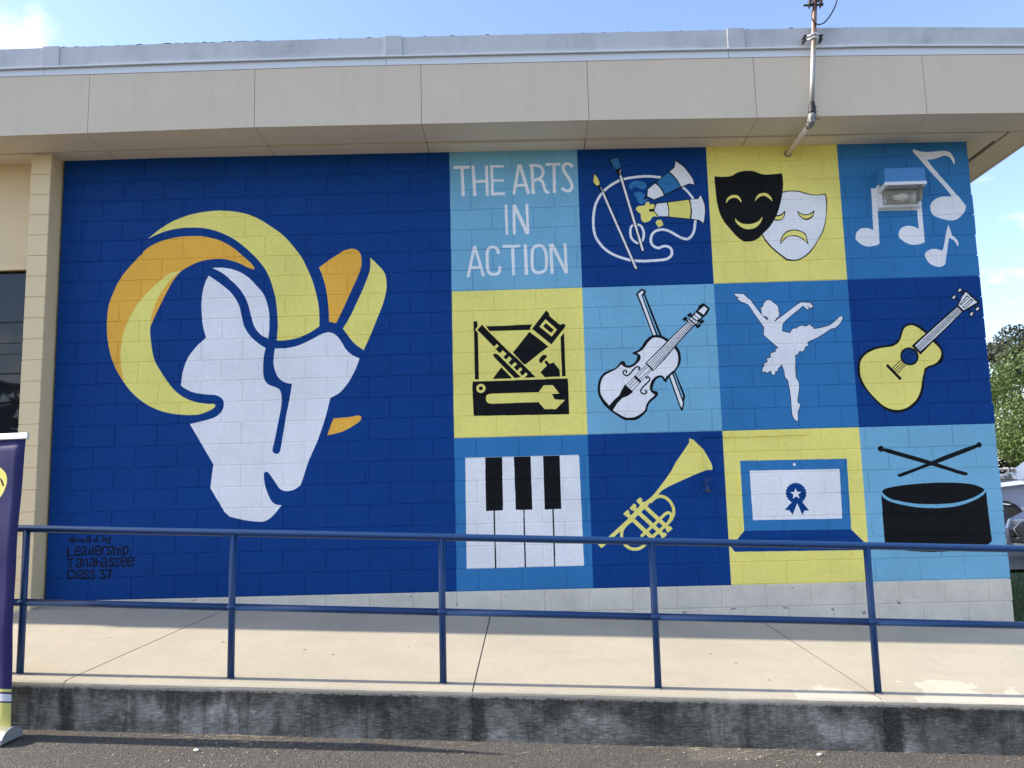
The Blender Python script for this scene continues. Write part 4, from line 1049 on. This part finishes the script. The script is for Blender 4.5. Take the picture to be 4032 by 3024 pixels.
wobj('body', MB().tube([(6.205, .0, -3.350), (6.205, -.06, -3.350)], .016, 12).tube([(6.205, -.055, -3.350), (6.204, -.085, -3.372), (6.203, -.10, -3.400)], [.016, .017, .014], 12).tube([(6.205, -.055, -3.345), (6.207, -.07, -3.300)], [.014, .008], 10), TP, tap)
hw = MB(); q_ = [(6.207 + .026 * math.cos(t), -.072 + .008 * math.sin(t), -3.298 + .013 * math.sin(t)) for t in [k * .5236 for k in range(13)]]
hw.tube(q_, .0045, 8, caps=False).tube([(6.181, -.072, -3.298), (6.233, -.072, -3.298)], .003, 6)
wobj('handle', hw, TP, tap)
wobj('flange', MB().tube([(6.205, .004, -3.350), (6.205, -.008, -3.350)], .028, 14), TP, tap)
wobj('outlet', MB().tube([(6.203, -.10, -3.398), (6.203, -.104, -3.412)], [.018, .018], 12), simple('brass', (.12, .09, .06), .5, .6), tap)
wobj('vacuum_breaker', MB().tube([(6.19, -.03, -3.372), (6.18, -.04, -3.385), (6.183, -.045, -3.40)], [.010, .014, .012], 10), TP, tap)

# ------------------------------------------------------------------ electric service mast
mast = thing('service_mast', 'rusty electric conduit mast standing up past the roof edge, with black cable loop', 'mast', (7.19, -.70, ZO - .12))
PM = Mat('weathered_conduit', .5, .35, .5)
gp = PM.n('ShaderNodeNewGeometry'); gs = PM.n('ShaderNodeSeparateXYZ'); PM.l(gp.outputs['Position'], gs.inputs[0])
ru = PM.math('MULTIPLY_ADD', PM.noise(7, 6, .65, sc3=(1, 1, .35)), .9, PM.math('MULTIPLY_ADD', gs.outputs['Z'], 1.15, -6.65))
pc = PM.ramp(ru, [(.0, (.34, .34, .32)), (.13, (.38, .33, .24)), (.35, (.27, .17, .10)), (.6, (.14, .06, .032))])
PM.base(PM.mix(PM.ramp(PM.noise(13, 7, .7, sc3=(1, 1, .3)), [(.5, 0.0), (.62, .55)]), pc, (.42, .42, .41))); PM.bump(PM.noise(90, 4), .001)
mx = lambda z: 7.196 + (z - .046) * .098
wobj('pipe', MB().tube([(mx(z), -.715, z) for z in (.03, .3, .6, .9, 1.2, 1.55)], .0222, 16), PM.m, mast)
BK = simple('black_tape', (.012, .012, .013), .55, var=.4, scale=40)
wobj('coupling', MB().tube([(7.198, -.715, .046), (7.197, -.715, .020), (7.195, -.715, .012), (7.194, -.715, -.01), (7.193, -.715, -.018), (7.191, -.715, -.045), (7.190, -.715, -.066)], [.0245, .0245, .031, .0325, .030, .034, .031], 14), BK, mast)
wobj('tie_wire', MB().tube([(7.226 + .012 * math.sin(k), -.72, .0 - .006 * k) for k in range(0, 18)], .0022, 6), BK, mast)
EL = simple('conduit_body_metal', (.20, .20, .195), .5, .2, var=.25, scale=18)
wobj('elbow', MB().tube([(7.190, -.715, -.060), (7.188, -.714, -.085), (7.185, -.70, -.118), (7.183, -.67, -.140), (7.183, -.62, -.142)], [.031, .033, .036, .034, .028], 14), EL, mast)
wobj('elbow_cover', MB().cbox(7.160, 7.208, -.735, -.722, -.150, -.088, .004), EL, mast)
wobj('elbow_clip', MB().tube([(7.214, -.72, -.075), (7.216, -.73, -.115), (7.235, -.735, -.128), (7.247, -.735, -.115)], .004, 6).tube([(7.150, -.70, -.135), (7.120, -.705, -.125)], .004, 6), simple('rust', (.11, .045, .025), .8, var=.4, scale=30), mast)
wobj('wall_conduit', MB().tube([(7.183, -.63, -.142), (7.185, -.3, -.140), (7.187, .02, -.138)], .024, 12), mat_soffit, mast)
wobj('wall_hole', MB().tube([(7.187, -.006, -.138), (7.187, .001, -.138)], [.036, .040], 12), simple('patching', (.30, .26, .14), .8), mast)
ST = simple('galvanised_strap', (.62, .62, .62), .35, .5, var=.15, scale=25)
for z, s in ((.688, 1), (.652, -1)):
    cl = wobj('clamp', MB().tube([(mx(z) - .075, -.705, z - .012), (mx(z) - .03, -.725, z - .004), (mx(z), -.742, z + .004), (mx(z) + .03, -.728, z), (mx(z) + .055, -.705, z - .002)], [.006, .010, .011, .010, .006], 8), ST, mast)
    for dx in (-.082, .068):
        wobj('bolt', MB().tube([(mx(z) + dx, -.66, z - .008), (mx(z) + dx, -.725, z - .008)], .0125, 10), BK, cl)
zi = .972
rk = wobj('insulator_rack', MB().box(mx(zi) - .105, mx(zi) + .075, -.735, -.722, zi - .008, zi + .008).box(mx(zi) - .055, mx(zi) - .045, -.75, -.70, zi - .02, zi + .045).box(mx(zi) + .045, mx(zi) + .055, -.75, -.70, zi - .02, zi + .03), BK, mast)
for dx, dz in ((-.052, .014), (.048, .012), (.030, .048)):
    x = mx(zi) + dx
    wobj('insulator', MB().tube([(x, -.745, zi + dz - .028), (x, -.745, zi + dz - .014), (x, -.745, zi + dz), (x, -.745, zi + dz + .014), (x, -.745, zi + dz + .028)], [.010, .020, .012, .020, .010], 10), BK, rk)
loop = [(7.268, -.745, 1.12), (7.262, -.748, 1.02), (7.262, -.748, .947), (7.250, -.748, .900), (7.240, -.748, .852), (7.247, -.748, .808), (7.268, -.748, .778), (7.305, -.748, .768), (7.345, -.748, .782), (7.385, -.748, .822), (7.420, -.748, .870),
        (7.452, -.75, .925), (7.475, -.75, .985), (7.490, -.75, 1.05), (7.485, -.75, 1.14), (7.45, -.75, 1.22), (7.40, -.75, 1.26)]
wobj('drip_cable', MB().tube(loop, .0062, 8), BK, mast)
wobj('weatherhead', MB().tube([(mx(1.55), -.715, 1.55), (mx(1.6), -.715, 1.60), (mx(1.65), -.74, 1.66), (mx(1.65), -.80, 1.67)], [.028, .04, .045, .03], 12), EL, mast)
wobj('drop_wire', MB().tube([(7.31, -.745, .985), (7.375, -.78, 1.012), (7.6, -1.0, 1.08), (9.5, -4.0, 1.75), (14, -12, 3.4)], .0035, 6), simple('bare_wire', (.55, .55, .56), .4, .5), mast)

# ------------------------------------------------------------------ cars in the lot
CG = Mat('car_window', .04, 0, .5); CG.base((.03, .04, .055)); CG.b.inputs['IOR'].default_value = 1.5
TY = simple('tyre_rubber', (.02, .02, .02), .85)
RIM = simple('alloy_rim', (.10, .10, .11), .3, .8)
CHR = Mat('chrome', .1, 1.0); CHR.base((.75, .76, .78))
BLK = simple('black_plastic', (.012, .012, .014), .5)
HL = Mat('headlamp', .08, 0, .6); HL.base((.55, .58, .62)); HL.b.inputs['Coat Weight'].default_value = 1


def car(name, label, loc, rot, L, W, hood, roof_h, paint, grille):
    t = thing(name, label, 'car', (loc[0], loc[1], ZO + loc[2]), rot)
    h = L / 2; fw, rw = h - .88, -h + 1.02; wr = .34 if roof_h < 1.6 else .39; ar = wr + .07; gc = .24 if roof_h > 1.6 else .2

    def arc(cx): return [(cx + ar * math.cos(a), wr - .02 + ar * math.sin(a)) for a in [math.pi * k / 10 for k in range(11)]]
    low = [(h - .10, gc), *arc(fw), *[(x, z) for x, z in arc(rw)], (-h + .08, gc + .05)]
    low = [(h - .06, gc)] + [(x, z) for x, z in arc(fw)] + [(x, z) for x, z in arc(rw)] + [(-h + .06, gc + .05)]
    up = [(-h, .55), (-h + .03, hood * .92), (-h + .12, hood + .03), (-.10 * L, hood + .06), (h - 1.35, hood + .02), (h - .8, hood - .04), (h - .25, hood - .13), (h - .06, hood - .22), (h, hood - .38), (h - .01, .34)]
    prof = low + up; n = len(prof); lay = [(-W / 2 + .02, .0, .05), (-W / 2, 0, .0), (-W / 2 + .02, .0, 0)]
    m = MB(); ys = [(-W / 2 + .16, .0, -.0), (-W / 2 + .05, .0, .035), (-W / 2, .0, .12), (W / 2, 0, .12), (W / 2 - .05, .0, .035), (W / 2 - .16, .0, .0)]
    v = []
    for y, _, ins in ys:
        e = abs(abs(y) - W / 2)
        for (x, z) in prof:
            zz_ = z - (ins * .75 if z > .62 * hood else 0); xx = x - (ins * .5 if x > h - .5 and z > .3 else 0) + (ins * .4 if x < -h + .4 and z > .3 else 0)
            v.append((xx, y, zz_))
    f = [tuple(range(n)), tuple((len(ys) - 1) * n + k for k in reversed(range(n)))]
    for i in range(len(ys) - 1):
        for k in range(n): f.append((i * n + k, i * n + (k + 1) % n, (i + 1) * n + (k + 1) % n, (i + 1) * n + k))
    m.add(v, f)
    bd = obj('body', m, paint, t)
    b0, b1 = -h + .25, h - 1.38; r0, r1 = -h + .95, h - 2.12; zb_, zt_ = hood + .02, roof_h; wb, wt = W / 2 - .07, W / 2 - .25

    def P(u, s, w): # u 0..1 height, x from line ends
        return w
    cab = [(b0, -wb, zb_), (b1, -wb, zb_), (b1, wb, zb_), (b0, wb, zb_), (r0, -wt, zt_ - .05), (r1, -wt, zt_ - .05), (r1, wt, zt_ - .05), (r0, wt, zt_ - .05), (r0 + .15, -wt + .12, zt_), (r1 - .15, -wt + .12, zt_), (r1 - .15, wt - .12, zt_), (r0 + .15, wt - .12, zt_)]
    m = MB().add(cab, [(0, 1, 5, 4), (1, 2, 6, 5), (2, 3, 7, 6), (3, 0, 4, 7), (4, 5, 9, 8), (5, 6, 10, 9), (6, 7, 11, 10), (7, 4, 8, 11), (8, 9, 10, 11)])
    obj('cabin', m, paint, t)

    def lerp(a, b, k): return tuple(a[i] + (b[i] - a[i]) * k for i in range(3))

    def quad(a, b, c, d, k0, k1, s0, s1, out):
        P_ = [lerp(lerp(a, b, s), lerp(d, c, s), k) for k, s in ((k0, s0), (k0, s1), (k1, s1), (k1, s0))]
        return [tuple(p[i] + out[i] for i in range(3)) for p in P_]
    A, B_, C_, D_, E_, F_, G_, H__ = cab[:8]
    for nm_, q in (('windshield', quad(B_, C_, G_, F_, .01, .96, .015, .985, (.012, 0, .006))), ('rear_window', quad(D_, A, E_, H__, .1, .92, .08, .92, (-.012, 0, .006)))):
        obj(nm_, MB().add(q, [(0, 1, 2, 3)]), CG.m, t)
    for sgn, (a, b, c, d) in ((-1, (A, B_, F_, E_)), (1, (C_, D_, H__, G_))):
        for s0, s1 in ((.30, .52), (.54, .80)) if sgn < 0 else ((.20, .46), (.48, .70)):
            obj('side_window', MB().add(quad(a, b, c, d, .08, .90, s0, s1, (0, sgn * .010, .004)), [(0, 1, 2, 3)]), CG.m, t)
        x = fw
        for x in (fw, rw):
            w = obj('tyre', MB().tube([(x, sgn * (W / 2 - .23), wr), (x, sgn * (W / 2 - .21), wr), (x, sgn * (W / 2 - .04), wr), (x, sgn * (W / 2 - .02), wr)], [wr - .03, wr, wr, wr - .03], 24), TY, None)
            w.parent = t; w.name = 'wheel'
            rm = MB().tube([(x, sgn * (W / 2 - .06), wr), (x, sgn * (W / 2 - .016), wr)], [wr * .62, wr * .60], 20)
            obj('rim', rm, RIM, w)
        obj('wheel_well', MB().tube([(fw, sgn * (W / 2 - .4), wr - .02), (fw, sgn * (W / 2 - .022), wr - .02)], ar - .004, 20), BLK, t)
        obj('mirror', MB().cbox(b1 - .42, b1 - .27, sgn * (W / 2 + .02) - .08, sgn * (W / 2 + .02) + .10, hood + .04, hood + .18, .03), paint, t)
        obj('headlight', MB().cbox(h - .34, h - .075, sgn * (W / 2 - .20) - .15, sgn * (W / 2 - .20) + .13, hood - .36, hood - .235, .03), HL.m, t)
    obj('wiper', MB().tube([(b1 + .05, -wb * .8, zb_ + .02), (b1 + .02, 0, zb_ + .03), (b1 + .05, wb * .7, zb_ + .02)], .012, 6).box(b1 - .01, b1 + .07, -wb * .9, wb * .9, zb_ - .012, zb_ + .012), BLK, t)
    obj('bumper_trim', MB().cbox(h - .10, h + .004, -W / 2 + .18, W / 2 - .18, .24, .31, .02), BLK, t)
    if grille:
        g = obj('grille', MB().add([(h - .055, -.36, .62), (h - .055, .36, .62), (h - .0, .56, .47), (h + .012, .36, .26), (h + .012, -.36, .26), (h - .0, -.56, .47), (h - .2, -.36, .62), (h - .2, .36, .62), (h - .2, .36, .26), (h - .2, -.36, .26)],
                                   [(0, 1, 2, 3, 4, 5), (0, 6, 7, 1), (1, 7, 8, 3, 2), (4, 3, 8, 9), (0, 5, 4, 9, 6)]), BLK, t)
        for k in range(7):
            z = .295 + k * .049; ww = .36 + (.20 * (1 - abs(z - .46) / .17) if abs(z - .46) < .17 else 0); x = h + .016 - max(0, z - .40) * .30
            obj('grille_bar', MB().box(x - .012, x + .004, -ww + .02, ww - .02, z - .006, z + .006), CHR.m, g)
        for s in (-1, 1):
            obj('chrome_edge', MB().tube([(h - .04, s * .39, .63), (h + .004, s * .575, .47), (h + .015, s * .38, .25)], .013, 8), CHR.m, g)
        e = [(h + .012, .075 * math.cos(a), .52 + .042 * math.sin(a)) for a in [k * math.pi / 10 for k in range(21)]]
        obj('emblem', MB().tube(e, .007, 6, caps=False).tube([(h + .014, -.03, .492), (h + .014, -.02, .548)], .006, 6).tube([(h + .014, .02, .492), (h + .014, .03, .548)], .006, 6).tube([(h + .014, -.026, .514), (h + .014, .026, .526)], .006, 6), CHR.m, g)
        for s in (-1, 1): obj('fog_light', MB().cbox(h - .12, h - .015, s * .70 - .09, s * .70 + .09, .33, .44, .02), BLK, t)
    else:
        obj('grille', MB().cbox(h - .08, h + .006, -.62, .62, hood - .52, hood - .30, .02), BLK, t)
    return t


PW = Mat('pearl_white_paint', .25, 0, .5); PW.base((.42, .45, .53)); PW.b.inputs['Coat Weight'].default_value = .8
PS = Mat('silver_white_paint', .28, .15, .5); PS.base((.40, .43, .52)); PS.b.inputs['Coat Weight'].default_value = .8
car('parked_car', 'silver-white sedan with chrome-barred grille, nose towards us, right of the mural wall', (14.95, 5.75, -4.655, -3.1216)[:3], (14.95, 5.75, -4.655, -3.1216)[3], 4.75, 1.84, .86, 1.44, PS.m, True)
car('parked_car', 'taller white car behind the sedan, its windshield rising at the right edge', (16.95, 11.7, -4.655, 2.8905)[:3], (16.95, 11.7, -4.655, 2.8905)[3], 5.1, 2.0, 1.24, 1.90, PW.m, False)

# ------------------------------------------------------------------ fence and trees beyond the lot
fen = thing('metal_fence', 'grey pipe fence with a white lower rail behind the parked cars', 'fence', (24, 17, ZO - 4.7))
FG = simple('galvanised_pipe', (.36, .36, .35), .5, .4); FWm = simple('white_rail', (.78, .78, .76), .5)
wobj('top_rail', MB().tube([(9, 17, -3.07), (46, 17, -3.07)], .035, 10), FG, fen)
wobj('lower_rail', MB().box(9, 46, 17.04, 17.08, -3.28, -3.20), FWm, fen)
for k in range(13):
    wobj('post', MB().tube([(9.6 + k * 3.0, 17, -4.75), (9.6 + k * 3.0, 17, -3.02)], .04, 10), FG, fen)


def leafmat(name, c1, c2, c3):
    m = Mat(name, .55, 0, .3)
    m.base(m.ramp(m.noise(1.1, 4, .6), [(.3, c1), (.5, c2), (.72, c3)]))
    m.base(m.mix(m.ramp(m.noise(11, 3, .6), [(.35, 0.0), (.7, .6)]), m.b.inputs['Base Color'].links[0].from_socket, c3))
    tr = m.n('ShaderNodeBsdfTranslucent'); m.l(m.b.inputs['Base Color'].links[0].from_socket, tr.inputs['Color'])
    mx_ = m.n('ShaderNodeMixShader'); mx_.inputs[0].default_value = .32
    out = m.t.nodes['Material Output']; m.l(m.b.outputs[0], mx_.inputs[1]); m.l(tr.outputs[0], mx_.inputs[2]); m.l(mx_.outputs[0], out.inputs['Surface'])
    return m.m


LB = leafmat('bright_leaves', (.042, .068, .020), (.085, .135, .036), (.19, .26, .09))
LD = leafmat('dark_leaves', (.030, .038, .020), (.050, .062, .032), (.09, .10, .06))
BARK = simple('bark', (.10, .08, .06), .9, var=.3, scale=8, bump=.01, bscale=20)


def tree(loc, H, rx, rzz, cz, n, leaf, mat, label, group, seed):
    g = np.random.default_rng(seed); q = random.Random(seed)
    t = thing('tree', label, 'tree', (loc[0], loc[1], ZO + loc[2]), q.uniform(0, 6), group)
    m = MB(); ht = cz - rzz * .2
    m.tube([(0, 0, -.1), (.05, .02, ht * .3), (-.05, .05, ht * .65), (.03, 0, ht), (0, .05, cz + rzz * .5)], [.17, .14, .11, .09, .03], 10)
    K = 60; cen = []
    for k in range(K):
        a = q.uniform(0, 6.283); ph = math.acos(q.uniform(-.85, 1)); r = q.uniform(.45, 1.0) ** .6 * (1 + .16 * math.sin(3 * a + seed))
        cen.append((rx * r * math.sin(ph) * math.cos(a), rx * r * math.sin(ph) * math.sin(a), cz + rzz * r * math.cos(ph)))
    for k in range(0, K, 4):
        c = cen[k]; z0 = ht * q.uniform(.55, 1)
        m.tube([(0, 0, z0), (c[0] * .5, c[1] * .5, z0 + (c[2] - z0) * .6), c], [.06, .04, .012], 6)
    obj('trunk', m, BARK, t)
    ce = np.array(cen); idx = g.integers(0, K, n); rad = g.uniform(.45, 1.0, K) * rx * .25
    d = g.normal(size=(n, 3)); d /= np.linalg.norm(d, axis=1)[:, None]
    p = ce[idx] + d * (rad[idx] * g.uniform(.25, 1, n) ** .5)[:, None] * np.array([1, 1, .8])
    nrm_ = d * .6 + g.normal(size=(n, 3)) * .6 + np.array([0, 0, .35]); nrm_ /= np.linalg.norm(nrm_, axis=1)[:, None]
    u = np.cross(nrm_, g.normal(size=(n, 3))); u /= np.linalg.norm(u, axis=1)[:, None]; w = np.cross(nrm_, u)
    s = (leaf * g.uniform(.6, 1.25, n))[:, None]
    V_ = np.stack([p - u * s, p + w * s * .55 - nrm_ * s * .12, p + u * s, p - w * s * .55 - nrm_ * s * .12], 1).reshape(-1, 3)
    me = bpy.data.meshes.new('crown'); me.vertices.add(4 * n); me.vertices.foreach_set('co', V_.ravel())
    me.loops.add(4 * n); me.loops.foreach_set('vertex_index', np.arange(4 * n)); me.polygons.add(n)
    me.polygons.foreach_set('loop_start', np.arange(0, 4 * n, 4)); me.update(calc_edges=True); me.validate()
    me.materials.append(mat); raw('crown', me, t)
    return t


G1 = 'trees beyond the parking lot'
tree((23.2, 19.6, -4.7), 6, 4.5, 2.7, 2.7, 60000, .055, LB, 'bright green leafy tree just behind the fence, at the right edge', G1, 3)
tree((31.0, 20.5, -4.7), 6, 4.2, 2.8, 3.3, 20000, .08, LB, 'bright green leafy tree behind the fence, farther right than the first', G1, 5)
tree((25.6, 28.5, -4.7), 8, 4.4, 3.6, 4.2, 42000, .085, LD, 'tall dark green tree rising behind the bright green tree', G1, 11)
tree((18.2, 29.0, -4.7), 8, 4.0, 3.2, 4.6, 10000, .14, LD, 'tall dark green tree behind the school roof corner', G1, 14)
tree((33.5, 29.5, -4.7), 8, 4.4, 3.4, 4.9, 10000, .14, LD, 'tall dark green tree at the far right of the row', G1, 17)
G2 = 'trees across the road, seen mirrored in the window'
for k, (x, y, h_, r_x) in enumerate(((-17, -27, 5.0, 3.2), (-9.5, -34, 7.0, 3.6), (2, -38, 6.0, 4.4), (14, -36, 6.5, 4.6))):
    tree((x, y, -4.9 + .6 * 0), 8, r_x, h_ * .62, h_ * .78, 5000, .26, LD, ('dark tree across the road, nearest of its row', 'tall dark tree across the road, second of its row', 'broad dark tree across the road, third of its row', 'broad dark tree across the road, last of its row')[k], G2, 30 + k)
